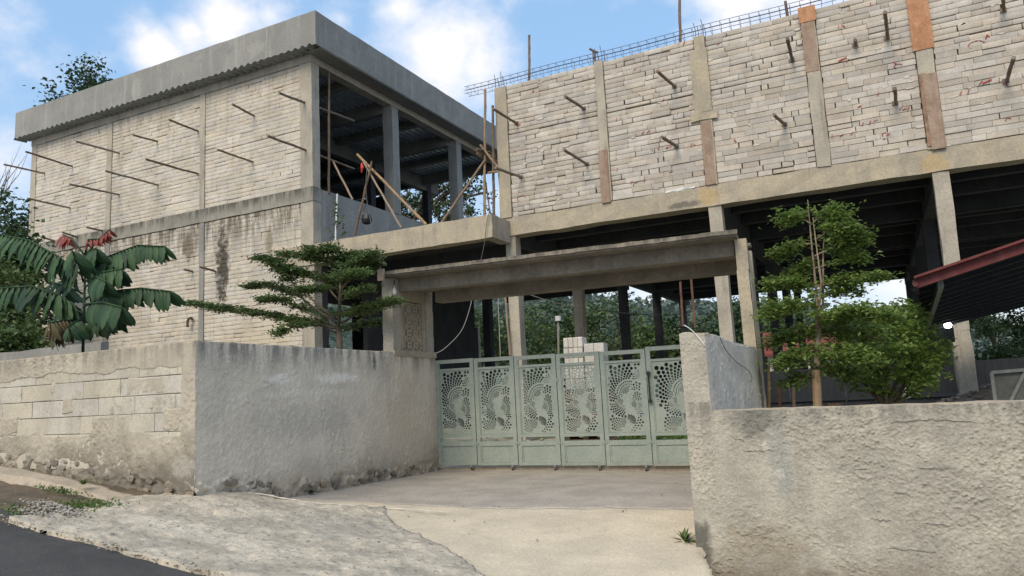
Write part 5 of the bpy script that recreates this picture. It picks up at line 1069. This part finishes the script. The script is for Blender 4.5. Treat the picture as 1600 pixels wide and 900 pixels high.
# generic trees
def crown(name, c, rx, ry, rz, n, size, m_, parent, seed, tuft=20, hollow=.45):
    g = np.random.default_rng(seed); k = max(4, n//tuft); Ls = []
    nb = max(5, int(k**.5)); B_ = g.normal(size=(nb, 3)); B_ /= np.linalg.norm(B_, axis=1)[:, None]; B_ *= g.uniform(.3, .75, nb)[:, None]; br = g.uniform(.28, .5, nb)
    for q in range(k):
        i = g.integers(nb); v = g.normal(size=3); v /= np.linalg.norm(v); p = (B_[i]+v*br[i]*g.uniform(hollow, 1)**.4); p = p*np.array([rx, ry, rz])
        Ls.append(np.array(c)+p+g.normal(0, 1, (tuft, 3))*np.array([size*1.6, size*1.6, size]))
    return leaf_cloud(name, np.concatenate(Ls), size, M[m_], parent, .25, .6, seed+1), B_*np.array([rx, ry, rz])+np.array(c)
def tree(label, px, ptop, Y, wpx, leafm, seed, n=2400, size=.22, zb=0.0, hfrac=.75, group=None, name='tree', bark='bark', hollow=.45):
    top = on_y(px, ptop, Y); s = Y/12.0; dist = np.linalg.norm(top-CC); w_ = wpx/FPX*dist/2; H_ = top[2]-zb; rz = max(w_*.7, H_*hfrac/2); rz = min(rz, H_*.5)
    c = np.array([top[0], Y, top[2]-rz*.95]); root = thing(name, (c[0], Y, zb), label, 'tree', group)
    cr, B_ = crown('crown', c, w_, w_, rz, n, size, leafm, root, seed, hollow=hollow); b = MB(); rt = max(.05, H_*.018)
    b.tube([(c[0], Y, zb), (c[0]+.1, Y, (zb+c[2])/2), tuple(c)], [rt, rt*.8, rt*.4], 8)
    for q in B_: b.tube([(c[0]+.05, Y, (zb+c[2])*.5+.2*H_*.3), tuple((c+q)/2+np.array([0, 0, -.1*rz])), tuple(q)], [rt*.45, rt*.3, rt*.08], 5)
    b.build('trunk', M[bark], root, True); return root
GB = 'trees on the slope behind the open ground floor'
for i, (px, top, Y, wd, lm, lab) in enumerate(((690, 478, 44, 100, 'leaf1', 'dark tree seen left of the hanging cable under the canopy'), (745, 480, 41, 90, 'leaf2', 'green tree between the left ground floor columns'), (792, 470, 46, 90, 'leaf1', 'tree behind the first ground floor column'),
    (838, 478, 40, 80, 'leaf2', 'tree right of the first ground floor column'), (880, 465, 47, 90, 'leaf1', 'dark tree behind the stack of white blocks'), (925, 470, 42, 80, 'leaf2', 'loose green tree right of the block stack'),
    (965, 462, 46, 80, 'leaf3', 'tree behind the third dark column'), (1005, 476, 41, 70, 'leaf2', 'mid green tree between two dark columns'), (1045, 492, 44, 60, 'leaf1', 'low tree in front of the bluish hill'), (1090, 482, 48, 80, 'leaf3', 'pale tree left of the cream column'),
    (1140, 470, 44, 80, 'leaf1', 'dark tree behind the cream column beside the gate post'), (1180, 470, 50, 80, 'leaf2', 'tree behind the right gate post'), (1215, 488, 46, 60, 'leaf1', 'tree top in the gap left of the bright young tree'), (1262, 490, 50, 60, 'leaf3', 'far tree behind the pale stems'),
    (1310, 478, 46, 60, 'leaf1', 'round dark tree top below the sky gap'), (1355, 484, 52, 70, 'leaf3', 'low pale tree top at the left of the sky gap'), (1395, 478, 54, 70, 'leaf2', 'tree top at the right of the sky gap'), (1440, 470, 50, 70, 'leaf1', 'tree behind the edge of the red roof'))):
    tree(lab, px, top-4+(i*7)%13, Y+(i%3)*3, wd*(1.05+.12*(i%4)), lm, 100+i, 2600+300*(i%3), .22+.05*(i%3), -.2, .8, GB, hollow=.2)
GR = 'trees beyond the dark fence on the right'
for i, (px, top, Y, wd, lm, lab) in enumerate(((1470, 515, 30, 60, 'leaf2', 'light green tree left of the leaning concrete column'), (1505, 478, 38, 50, 'leaf1', 'slender dark tree just right of the column top'), (1545, 482, 40, 60, 'leaf1', 'dark umbrella shaped tree against the sky'),
    (1560, 525, 28, 80, 'leaf2', 'yellowish bush above the dark fence'), (1598, 470, 32, 70, 'leaf2', 'tall tree at the right edge under the dark roof'), (1525, 535, 27, 60, 'leaf3', 'low bush directly behind the dark fence'))):
    tree(lab, px, top, Y, wd, lm, 140+i, 1500, .15, -.2, .7 if i not in (1, 2) else .25, GR)
tree('dark tree standing behind the roof of the left building', 130, 90, 24, 100, 'leaf1', 160, 3600, .22, 3, .30, None, hollow=.1)
GLf = 'trees at the left end of the left building'
for i, (px, top, Y, wd, lm, lab) in enumerate(((0, 272, 17, 110, 'leaf1', 'dark tree at the left picture edge beside the brick wall'), (14, 330, 13, 95, 'leaf1', 'dense dark bush left of the brick wall corner'), (0, 400, 11, 110, 'leaf2', 'green shrub at the left edge behind the big leaved plant'), (15, 470, 9.5, 90, 'leaf2', 'low brownish green shrub under the big leaves'))):
    tree(lab, px, top, Y, wd, lm, 170+i, 6500, .2 if i < 2 else .13, .3, .85, GLf, hollow=.15)
# bare branches at the left edge and the tree seen through the open floor
bt = thing('bare_tree', tuple(on_y(5, 330, 19)*np.array([1, 1, 0])), 'thin leafless branches against the sky at the left edge', 'tree'); b = MB(); r = random.Random(3)
for k in range(11):
    a = np.array([-8+r.uniform(-5, 15), 330-r.uniform(0, 40)]); e = a+np.array([r.uniform(8, 42), -r.uniform(20, 75)]); md = (a+e)/2+np.array([r.uniform(-6, 6), r.uniform(-6, 6)])
    b.tube([on_y(*a, 19), on_y(*md, 19+r.uniform(-.3, .3)), on_y(*e, 19)], [.02, .012, .005], 4)
b.tube([on_y(-12, 600, 19), on_y(-8, 330, 19)], .08, 7)
b.build('branches', M['bark_pale'], bt, True)
ft = thing('spreading_tree', (-26, 38, 0), 'spreading tree with dark twisting limbs seen through the open upper floor', 'tree'); b = MB(); Ls = []; g = np.random.default_rng(31); r = random.Random(31)
for pts in (((585, 420), (640, 375), (690, 350), (740, 345)), ((600, 400), (650, 340), (690, 318), (760, 300)), ((620, 380), (660, 320), (700, 290), (745, 250)), ((600, 390), (620, 330), (640, 300)), ((660, 330), (700, 300), (735, 290)), ((640, 345), (600, 315), (590, 300)), ((690, 345), (715, 335), (735, 330)), ((560, 430), (600, 360), (612, 315)), ((650, 340), (665, 300), (690, 280), (715, 262))):
    P = [on_y(a, c, 38+r.uniform(-.5, .5)) for a, c in pts]; b.tube(P, [.16*(1-.75*i/len(P)) for i in range(len(P))], 6)
    for q in range(42):
        k = r.randrange(len(P)-1); f = r.random(); p = P[k]*(1-f)+P[k+1]*f; e = p+g.normal(0, .75, 3)*np.array([1, .6, .8]); b.tube([p, (p+e)/2+g.normal(0, .1, 3), e], [.03, .02, .008], 4, False); Ls.append(e+g.normal(0, .16, (16, 3)))
b.tube([(-30, 38, 0), tuple(on_y(560, 440, 38))], [.35, .25], 8); b.build('branches', M['bark'], ft, True); leaf_cloud('leaves', np.concatenate(Ls), .22, M['leaf1'], ft, .2, .6, 32)
# small plants
def tuft(name, label, c, n, l, seed, wd=.018, cat='weed', spread=1.0):
    r = random.Random(seed); b = MB(); c = np.array(c)
    for i in range(n):
        a = r.uniform(0, 2*math.pi); e = r.uniform(.35, 1.25); ll = l*r.uniform(.6, 1.1); d = np.array([math.cos(a)*math.cos(e)*spread, math.sin(a)*math.cos(e)*spread, math.sin(e)]); s = np.array([-math.sin(a), math.cos(a), 0])*wd
        pts = [c+d*ll*t+np.array([0, 0, -.35*ll*t*t]) for t in (0, .35, .7, 1)]; ws = (.5, 1, .7, .05); q = len(b.v)
        for p, w_ in zip(pts, ws): b.v += [tuple(p-s*w_), tuple(p+s*w_+np.array([0, 0, .002]))]
        b.f += [(q, q+1, q+3, q+2), (q+2, q+3, q+5, q+4), (q+4, q+5, q+7, q+6)]
    o = link(name, b.mesh(name, M['grass'], False, tuple(c)), None, Vector(tuple(c))); return tag(o, label, cat)
c = on_z(1071, 848, -.14); tuft('weed', 'green leafy weed growing at the foot of the right wall edge', c, 26, .2, 5, .011)
for k, (px, py, z, lab, s) in enumerate(((462, 772, .14, 'weed clump at the stone foot of the grey side wall', .13), (487, 770, .13, 'small dark weed right of the larger clump at the side wall', .08), (545, 757, .1, 'tiny weed farther along the side wall foot', .06), (130, 757, .5, 'weed growing out of the rubble foot of the front wall', .1))):
    c = on_z(px, py, z); tuft('weed', lab, c, 40, s, 60+k, .008)
gp = []; g = np.random.default_rng(40)
for (px, py, n, sx, sy_) in ((150, 783, 420, .14, .10), (120, 787, 200, .12, .06), (75, 771, 160, .12, .04), (95, 776, 160, .15, .05), (30, 800, 120, .2, .08)):
    c = on_z(px, py, .40); q = np.stack([c[0]+g.normal(0, sx, n), c[1]+g.normal(0, sy_, n), np.zeros(n)], 1); q[:, 2] = np.maximum(vz(q[:, 0], q[:, 1]), 0)+g.uniform(.0, .035, n); gp.append(q)
o = leaf_cloud('grass_patch', np.concatenate(gp), .03, M['grass'], None, -.3, .5, 41); tag(o, 'low green weeds spreading on the soil verge beside the road', None, None, 'stuff')
o = leaf_cloud('dead_leaves', np.stack([g.uniform(-5.5, -1.5, 45), g.uniform(4.0, 10, 45), np.zeros(45)], 1), .028, M['leafdry'], None, 1.5, .6, 43)
me = o.data; co = np.empty(len(me.vertices)*3, np.float32); me.vertices.foreach_get('co', co); co = co.reshape(-1, 3); co[:, 2] = co[:, 2]+base_h(co[:, 0], co[:, 1])+.018; me.vertices.foreach_set('co', co.ravel()); tag(o, 'dry leaves scattered over the concrete driveway', None, None, 'stuff')
# pale rubble at the road corner, grit along the road edge
V = []; F = []; ico = [(np.array([v.co for v in s_.vertices]), [tuple(p.vertices) for p in s_.polygons]) for s_ in ST]
def scatter(pts, smin, smax, name, mat_, label, kind='stuff', parent=None, flat=.6):
    V = []; F = []; r = random.Random(len(pts)); n = 0
    for p in pts:
        a, fs = r.choice(ico); s = r.uniform(smin, smax); V.append(a*np.array([s*r.uniform(.7, 1.3), s, s*flat])+np.array(p)); F += [tuple(n+i for i in f) for f in fs]; n += len(a)
    o = npmesh(name, np.concatenate(V), F, mat_, parent); o['kind'] = kind; o['label'] = label; return o
P = []
for (px, py, n, sx, sy_) in ((75, 796, 240, .16, .05), (55, 806, 120, .12, .03), (100, 800, 160, .14, .05)):
    c = on_z(px, py, .37)
    for i in range(n): x, y = c[0]+g.normal(0, sx), c[1]+g.normal(0, sy_); P.append((x, y, float(hm(np.array(x), np.array(y)))+g.uniform(0, .03)))
scatter(P, .005, .018, 'rubble', mat('rubble_pale', (.42, .39, .34), (.33, .3, .26), 8, .95, .5, 60), 'pale crumbled mortar heaped at the road corner')
P = [(x, YE+g.normal(0, .035), float(road_z(x))+.012+g.uniform(-.004, .006)) for x in g.uniform(-7.5, -2.2, 500)]
scatter(P, .004, .014, 'grit', M['gravel'], 'grit and crumbs along the edge of the asphalt')
P = []
for x, y in zip(g.uniform(-6.2, -1.5, 170), g.uniform(3.75, 6.6, 170)):
    h = max(float(base_h(np.array(x), np.array(y))), float(hm(np.array(x), np.array(y))) if x < -3.4 else -9); P.append((x, y, h+.012))
scatter(P, .002, .006, 'grit', M['stone'], 'small loose stones lying on the driveway')
# ------------------------------------------------------------------ yard things behind the gate
def blockstack(label, specs):
    t = thing('block_stack', specs[0][0], label, 'block stack'); rl = rootloc(t); r = random.Random(9)
    for (org, nx_, ny_, nz_, w_, d_s, h_, a) in specs:
        ca, sa = math.cos(a), math.sin(a)
        for k in range(nz_):
            for i in range(nx_):
                for j in range(ny_):
                    if 0 < i < nx_-1 and 0 < j < ny_-1 and k < nz_-1: continue
                    x, y = (i+.5)*w_, (j+.5)*d_s; o = link('block', r.choice(HB), t)
                    o.location = Vector((org[0]+x*ca-y*sa+r.uniform(-.006, .006), org[1]+x*sa+y*ca+r.uniform(-.006, .006), org[2]+(k+.5)*h_))-rl; o.scale = (w_-.006, d_s-.006, h_-.004); o.rotation_euler = (0, 0, a+r.uniform(-.01, .01))
p = on_y(884, 545, 12.6); q = on_y(955, 545, 12.9)
blockstack('neat stack of new white blocks standing behind the gate', [((-5.15, 12.6, 1.15), 4, 1, 5, .09, .32, .19, TG), ((-4.785, 12.68, 1.15), 2, 1, 4, .19, .3, .205, TG)])
pl_ = thing('pallet_stack', (-4.6, 12.8, 0), 'dark timber stack carrying the white blocks behind the gate', 'pallet stack')
for k in range(7): MB().box(-5.22, -4.36, 12.5, 13.0, .02+k*.16, .11+k*.16).build('pallet', M['ply_dark'], pl_)
for k in range(7):
    for x in (-5.2, -4.84, -4.48): MB().box(x, x+.1, 12.52, 12.98, .11+k*.16, .18+k*.16).build('block_spacer', M['wood'], pl_)
gv = MB(); P = [(g.uniform(-9, 0), g.uniform(11.2, 16), g.uniform(-.03, .03)) for i in range(1500)]
scatter(P, .02, .07, 'gravel', M['gravel'], 'loose pale gravel on the yard ground behind the gate')
q = [(g.uniform(-5.5, -.5), g.uniform(13.2, 17.5), .03) for i in range(2600)]
o = leaf_cloud('grass', np.array(q), .16, M['grass'], None, -.4, .3, 45); tag(o, 'short bright grass on the yard behind the gate', None, None, 'stuff')
# things hanging and standing under the building
cable('cable', 'pale cable looping down behind the left gate post', [on_y(737, 462, 12.5), on_y(735, 478, 12.5), on_y(722, 515, 12.5), on_y(700, 540, 12.5), on_y(683, 551, 12.5), on_y(670, 548, 12.5)], .007, 'cable_pale')
cable('cable', 'straight thin cable hanging left of the first ground floor column', [on_y(778, 458, 15.5), on_y(780, 510, 15.5), on_y(782, 560, 15.5)], .009, 'cable_pale')
cable('cable', 'thin cable sagging from the canopy toward the cream column', [on_y(815, 456, 15), on_y(890, 478, 18), on_y(990, 490, 24), on_y(1120, 492, 30)], .012, 'cable_pale')
cable('cable', 'dark cable sagging behind the bright young tree toward the red roof', [on_y(1300, 470, 14), on_y(1330, 479, 14), on_y(1372, 485, 14), on_y(1426, 478, 14)], .014)
cable('cable', 'dark slack cable between the ground floor columns', [on_y(925, 520, 28), on_y(970, 495, 28), on_y(1010, 492, 28), on_y(1060, 512, 28), on_y(1110, 500, 28)], .02)
upright(797, 555, 789, 458, YF-.06, 'pale bamboo leaning against the first ground floor column', .03)
ps = thing('lamp_post', (float(on_y(873, 500, 38)[0]), 38, 0), 'pale lamp post in front of the trees left of the block stack', 'post')
MB().tube([on_y(873, 570, 38), on_y(872, 498, 38)], .06, 8).build('shaft', M['conc'], ps); q = on_y(874, 500, 38); MB().box(q[0]-.16, q[0]+.1, 37.8, 38, q[2]-.05, q[2]+.22).build('head', M['white'], ps)
hs = thing('low_wall', (-2, 24, 0), 'dark low parapet across the far side of the ground floor', 'wall')
MB().box(-14, -8.2, 26.0, 26.2, -.2, 1.3).build('panel', M['dark'], hs); MB().box(-14, -8.2, 25.95, 26.25, 1.31, 1.42).build('rail', M['conc_dark_shade'], hs)
fr_ = thing('window_frame', (float(on_y(747, 520, 27)[0]), 27, 0), 'pale door frame standing under the far left of the ground floor', 'frame')
a = on_y(747, 555, 27); c = on_y(745, 512, 27); MB().box(a[0]-.09, a[0]+.09, 26.9, 27.1, 0, c[2]).build('jamb', M['conc'], fr_)
gd = thing('window_grille', (float(on_y(710, 545, 26)[0]), 26, 1), 'dark barred grille under the far left of the ground floor', 'grille'); b = MB()
for i in range(14):
    p = on_y(690+i*2.6, 533+i*.2, 26); b.tube([p, p+np.array([0, 0, -1.0])], .02, 4)
b.build('bars', M['dark'], gd)
# small white house with a red roof far behind
ho = thing('house', (float(on_y(1245, 560, 42)[0]), 42, 0), 'small white house with a red roof seen through the bright young tree', 'house')
a = on_y(1200, 570, 42); c = on_y(1295, 548, 42); MB().box(a[0], c[0], 42, 46, -.2, float(c[2])).build('wall', M['white'], ho)
zr = float(c[2]); b = MB(); b.v = [(a[0]-.5, 41.4, zr), (c[0]+.5, 41.4, zr), (c[0]+.5, 44, zr+1.3), (a[0]-.5, 44, zr+1.3), (c[0]+.5, 46.6, zr), (a[0]-.5, 46.6, zr), (a[0]-.5, 41.4, zr-.12), (c[0]+.5, 41.4, zr-.12)]
b.f = [(0, 1, 2, 3), (3, 2, 4, 5), (6, 7, 1, 0), (1, 4, 2), (0, 3, 5)]; b.build('roof', M['roofred'], ho)
for k in range(3):
    x = a[0]+(c[0]-a[0])*(.2+.3*k); w_ = MB().box(x-.35, x+.35, 41.95, 42.0, 1.0, 2.1).build('window', M['dark'], ho)
# dark fence on the right, rubble, gate leaf
fe = thing('dark_fence', (1, 18, 0), 'long dark sheet fence behind the rubble and the bushy tree', 'fence')
for i in range(17):
    x0 = -4.2+.58*i; q = MB().box(x0, x0+.575, 18, 18.03, -.2, 1.33+.004*(i % 3)); 
    for k in range(4): q.box(x0+.06+k*.14, x0+.09+k*.14, 17.985, 17.999, -.2, 1.32)
    q.build('panel', M['dark'], fe)
MB().box(-4.2, 5.6, 17.94, 17.98, .62, .68).build('rail', M['dark'], fe)
def heap(name, label, cx, cy_, rx, ry, h, seed, n, m_):
    X, Y = np.meshgrid(np.linspace(-1, 1, 46), np.linspace(-1, 1, 26)); rr_ = np.hypot(X, Y); Z = h*np.clip(1-rr_**1.7, 0, 1)*(.75+.5*fbm(X*2.2+5, Y*2.2, seed, 3))+.10*(fbm(X*11, Y*11, seed+2, 3)-.5)
    V = np.stack([cx+X.ravel()*rx, cy_+Y.ravel()*ry, Z.ravel()-.06], 1); idx = np.arange(X.size).reshape(X.shape)
    F = np.stack([idx[:-1, :-1].ravel(), idx[:-1, 1:].ravel(), idx[1:, 1:].ravel(), idx[1:, :-1].ravel()], 1); o = npmesh(name, V, F, m_, None, False); o['kind'] = 'stuff'; o['label'] = label
    r = np.random.default_rng(seed); P = []
    for i in range(n):
        k = r.integers(len(V)); 
        if V[k][2] > .02: P.append(V[k]+np.array([r.normal(0, .03), r.normal(0, .03), .03]))
    return P
hb_ = mat('heap_soil', (.30, .235, .175), (.2, .15, .11), 6, .95, .8, 25, speck=((.42, .38, .33), 12, .6, .8))
P = heap('rubble_heap', 'brown heap of soil and broken bricks behind the right wall', 1.75, 14.0, 2.1, 1.3, .98, 3, 900, hb_); scatter(P, .02, .075, 'rubble', M['stone'], 'broken stones lying on the brown heap')
P = heap('rubble_heap', 'low pale spoil at the left foot of the brown heap', .2, 12.8, .9, .7, .66, 6, 400, hb_); scatter(P, .02, .06, 'rubble', M['gravel'], 'pale stones on the low spoil')
for (px, py, lab, a) in ((1426, 613, 'white broken block lying on the left end of the heap', .2), (1417, 616, 'smaller white block fragment beside the larger one on the heap', -.3)):
    o = tag(link('loose_block', HB[0], None, Vector(on_y(px, py, 12.4))), lab, 'block'); o.scale = (.19 if a > 0 else .1, .12, .1); o.rotation_euler = (.1, a, .3)
gl = thing('metal_gate_leaf', tuple(on_y(1575, 630, 11)), 'grey braced metal gate leaf leaning at the right edge behind the wall', 'gate leaf')
pA = on_y(1549, 582, 11); x0, zt = pA[0], pA[2]; b = MB()
def gbar(p, q, r_=.022): b.tube([p, q], r_, 4)
x1 = x0+1.5; zt2 = zt+.06
gbar((x0, 11, .3), (x0, 11, zt), .028); gbar((x0, 11, zt), (x1, 11, zt2), .028); gbar((x0+.05, 11.03, .55), (x0+.36, 11.03, zt), .026); gbar((x0+.42, 11.03, zt), (x0+.9, 11.03, .5), .026); gbar((x0, 11, .35), (x1, 11, .36), .028)
b.build('frame', M['grey_steel'], gl); MB().box(x0+.02, x1, 11.04, 11.05, .35, zt-.01).build('sheet', mat('sheet_grey', (.12, .125, .115), (.1, .1, .095), 3, .7, .1, 20), gl)
for k, (px, py, pyt, lab) in enumerate(((1219, 640, 606, 'rusty short stake left of the right tree'), (1241, 640, 604, 'pale thin stake between the rusty one and the right tree'), (1202, 640, 570, 'pale stake close to the right gate post'))):
    upright(px, py+8, px-1, pyt, 9.8, lab, .02, 'bamboo' if k != 0 else 'rust', False, None, 'stake', 'stake')
bd = thing('low_fence', tuple(on_y(1250, 640, 11.5)), 'low weathered board fence behind the right tree', 'fence')
for i in range(11):
    p = on_y(1196+i*22, 640, 11.8); MB().box(p[0]-.1, p[0]+.1, 11.8, 11.82, 0, .72+.03*(i % 3)).build('board', M['ply_dark'] if i % 2 else M['conc_dark_shade'], bd)
MB().box(on_y(1196, 640, 11.8)[0], on_y(1430, 640, 11.8)[0], 11.76, 11.795, .6, .66).build('rail', M['wood'], bd)
# far left low wall
fw_ = thing('low_wall', (-13.5, 8.0, 0), 'low dark grey wall far left behind the street wall', 'wall'); MB().cbox(-16, -11.55, 8.0, 8.15, 0, 2.33, 8, 4, 1, .01).build('wall_core', M['conc_grey'], fw_)
# ------------------------------------------------------------------ red edged shed roof
rf = thing('shed_roof', (1.2, 9.5, 0), 'dark ribbed steel shed roof with a red edge flashing on the right', 'roof')
Y0 = 9.5; Y1 = 15.5
def line_roof(px, py, Y): return on_y(px, py, Y)
a0 = on_y(1433, 440, Y0); a1 = on_y(1600, 384, Y0); sl = (a1[2]-a0[2])/(a1[0]-a0[0])
b0 = on_y(1440, 516, Y1); b1 = on_y(1560, 487, Y1); slb = (b1[2]-b0[2])/(b1[0]-b0[0])
ext = 2.6
def RP(s, v, dz=0):     # s along the slope (m in x), v 0..1 front to back
    A = np.array([a0[0]+s, Y0, a0[2]+sl*s]); B = np.array([b0[0]+s*1.0, Y1, b0[2]+slb*s]); p = A*(1-v)+B*v; p[2] += dz; return p
b = MB(); n = 60
for i in range(n):
    s0, s1 = ext*i/n, ext*(i+1)/n
    b.quadbox([RP(s0, 0, .0), RP(s1, 0, .0), RP(s1, 1, .0), RP(s0, 1, .0), RP(s0, 0, .02), RP(s1, 0, .02), RP(s1, 1, .02), RP(s0, 1, .02)])
b.build('roof_sheet', M['darkroof'], rf)
for k in range(13):      # purlins under the sheet, running up the slope
    v = .03+k/12.4*.95; q = MB().quadbox([RP(0, v, -.05), RP(ext, v, -.05), RP(ext, v+.012, -.05), RP(0, v+.012, -.05), RP(0, v, -.001), RP(ext, v, -.001), RP(ext, v+.012, -.001), RP(0, v+.012, -.001)]); q.build('purlin', M['dark'], rf)
q = MB()
for (d0, d1, z0_, z1_) in ((-.03, .0, -.075, .06), (-.12, -.03, .035, .062)):
    A = [RP(-.03, 0, 0), RP(ext, 0, 0)]; P8 = []
    for zz in (z0_, z1_):
        P8 += [A[0]+np.array([0, d0, zz]), A[1]+np.array([0, d0, zz]), A[1]+np.array([0, d1, zz]), A[0]+np.array([0, d1, zz])]
    q.quadbox(P8)
q.build('flashing', M['red'], rf)
q = MB(); 
for k in range(14):      # turned down eave along the left
    v0, v1 = k/14, (k+1)/14; dz = -.03 if k % 2 else 0
    q.quadbox([RP(-.05, v0, -.09+dz), RP(-.0, v0, -.09+dz), RP(-.0, v1, -.09+dz), RP(-.05, v1, -.09+dz), RP(-.05, v0, .03), RP(-.0, v0, .03), RP(-.0, v1, .03), RP(-.05, v1, .03)])
q.build('eave', M['dark'], rf)
MB().tube([RP(-.02, -.01, -.03), RP(-.02, .1, -.05)], .03, 8).build('eave_cap', M['red'], rf)
MB().quadbox([RP(.2, .02, -.14), RP(.26, .02, -.14), RP(.08, .98, -.12), RP(.02, .98, -.12), RP(.2, .02, -.052), RP(.26, .02, -.052), RP(.08, .98, -.052), RP(.02, .98, -.052)]).build('rafter', M['grey_steel'], rf)
MB().tube([RP(.03, .99, -.03), RP(.55, .99, -.03)], .018, 8).build('conduit', M['pvc'], rf)
for s_ in (2.3,):
    for v in (.05, .95):
        p = RP(s_, v, -.05); MB().box(p[0]-.05, p[0]+.05, p[1]-.05, p[1]+.05, -.1, p[2]).build('post', M['dark'], rf)
lampm = bpy.data.materials.new('lamp_glow'); lampm.use_nodes = True; bb = lampm.node_tree.nodes['Principled BSDF']; bb.inputs['Emission Color'].default_value = (.9, .97, 1, 1); bb.inputs['Emission Strength'].default_value = 6
lp = on_y(1481, 508, Y1-.5); la = thing('lamp', tuple(lp), 'lit white lamp under the low edge of the red roof', 'lamp')
MB().tube([lp+np.array([0, 0, .05]), lp+np.array([0, 0, .03]), lp, lp+np.array([0, 0, -.04]), lp+np.array([0, 0, -.055])], [.03, .05, .065, .05, .015], 12).build('bulb', lampm, la, True)
MB().tube([lp+np.array([0, 0, .14]), lp+np.array([0, 0, .045])], .03, 8).build('socket', M['black'], la)
bs = thing('stair_stringer', tuple(on_y(1470, 540, 15)), 'dark stepped steel stringer beside the leaning concrete column', 'stair'); b = MB()
for k in range(5):
    a = on_y(1445+k*9, 552-k*7, 15.4); c = on_y(1454+k*9, 540-k*7, 15.4); b.box(a[0], c[0], 15.4, 15.6, a[2]-.12, c[2])
b.build('treads', M['dark'], bs)
# ------------------------------------------------------------------ hills
X, Y = np.meshgrid(np.linspace(-260, 200, 150), np.linspace(62, 260, 60))
dist_ = np.clip((Y-62)/90, 0, 1); rp = [on_y(px, py, 152) for px, py in ((300, 430), (650, 458), (800, 462), (950, 466), (1040, 470), (1160, 474), (1260, 494), (1350, 500), (1430, 506), (1600, 520))]
base_ = dist_*np.interp(X/Y, [p[0]/152 for p in rp], [p[2] for p in rp]); Z = base_+dist_*6*(fbm(X/14, Y/14, 5, 4)-.5)+dist_*2.2*(fbm(X/3, Y/3, 9, 2)-.5)-.3
idx = np.arange(X.size).reshape(X.shape); F = np.stack([idx[:-1, :-1].ravel(), idx[:-1, 1:].ravel(), idx[1:, 1:].ravel(), idx[1:, :-1].ravel()], 1)
npmesh('hills', np.stack([X.ravel(), Y.ravel(), Z.ravel()], 1), F, M['hill'], None, True)['kind'] = 'structure'
g = np.random.default_rng(77); k = g.integers(0, X.size, 9000); C_ = np.stack([X.ravel()[k], Y.ravel()[k], Z.ravel()[k]+.8], 1); C_ = C_[(C_[:, 1] < 170)]
C_ = np.repeat(C_, 8, 0)+g.normal(0, 1, (len(C_)*8, 3))*np.array([1.6, 1.6, .9])
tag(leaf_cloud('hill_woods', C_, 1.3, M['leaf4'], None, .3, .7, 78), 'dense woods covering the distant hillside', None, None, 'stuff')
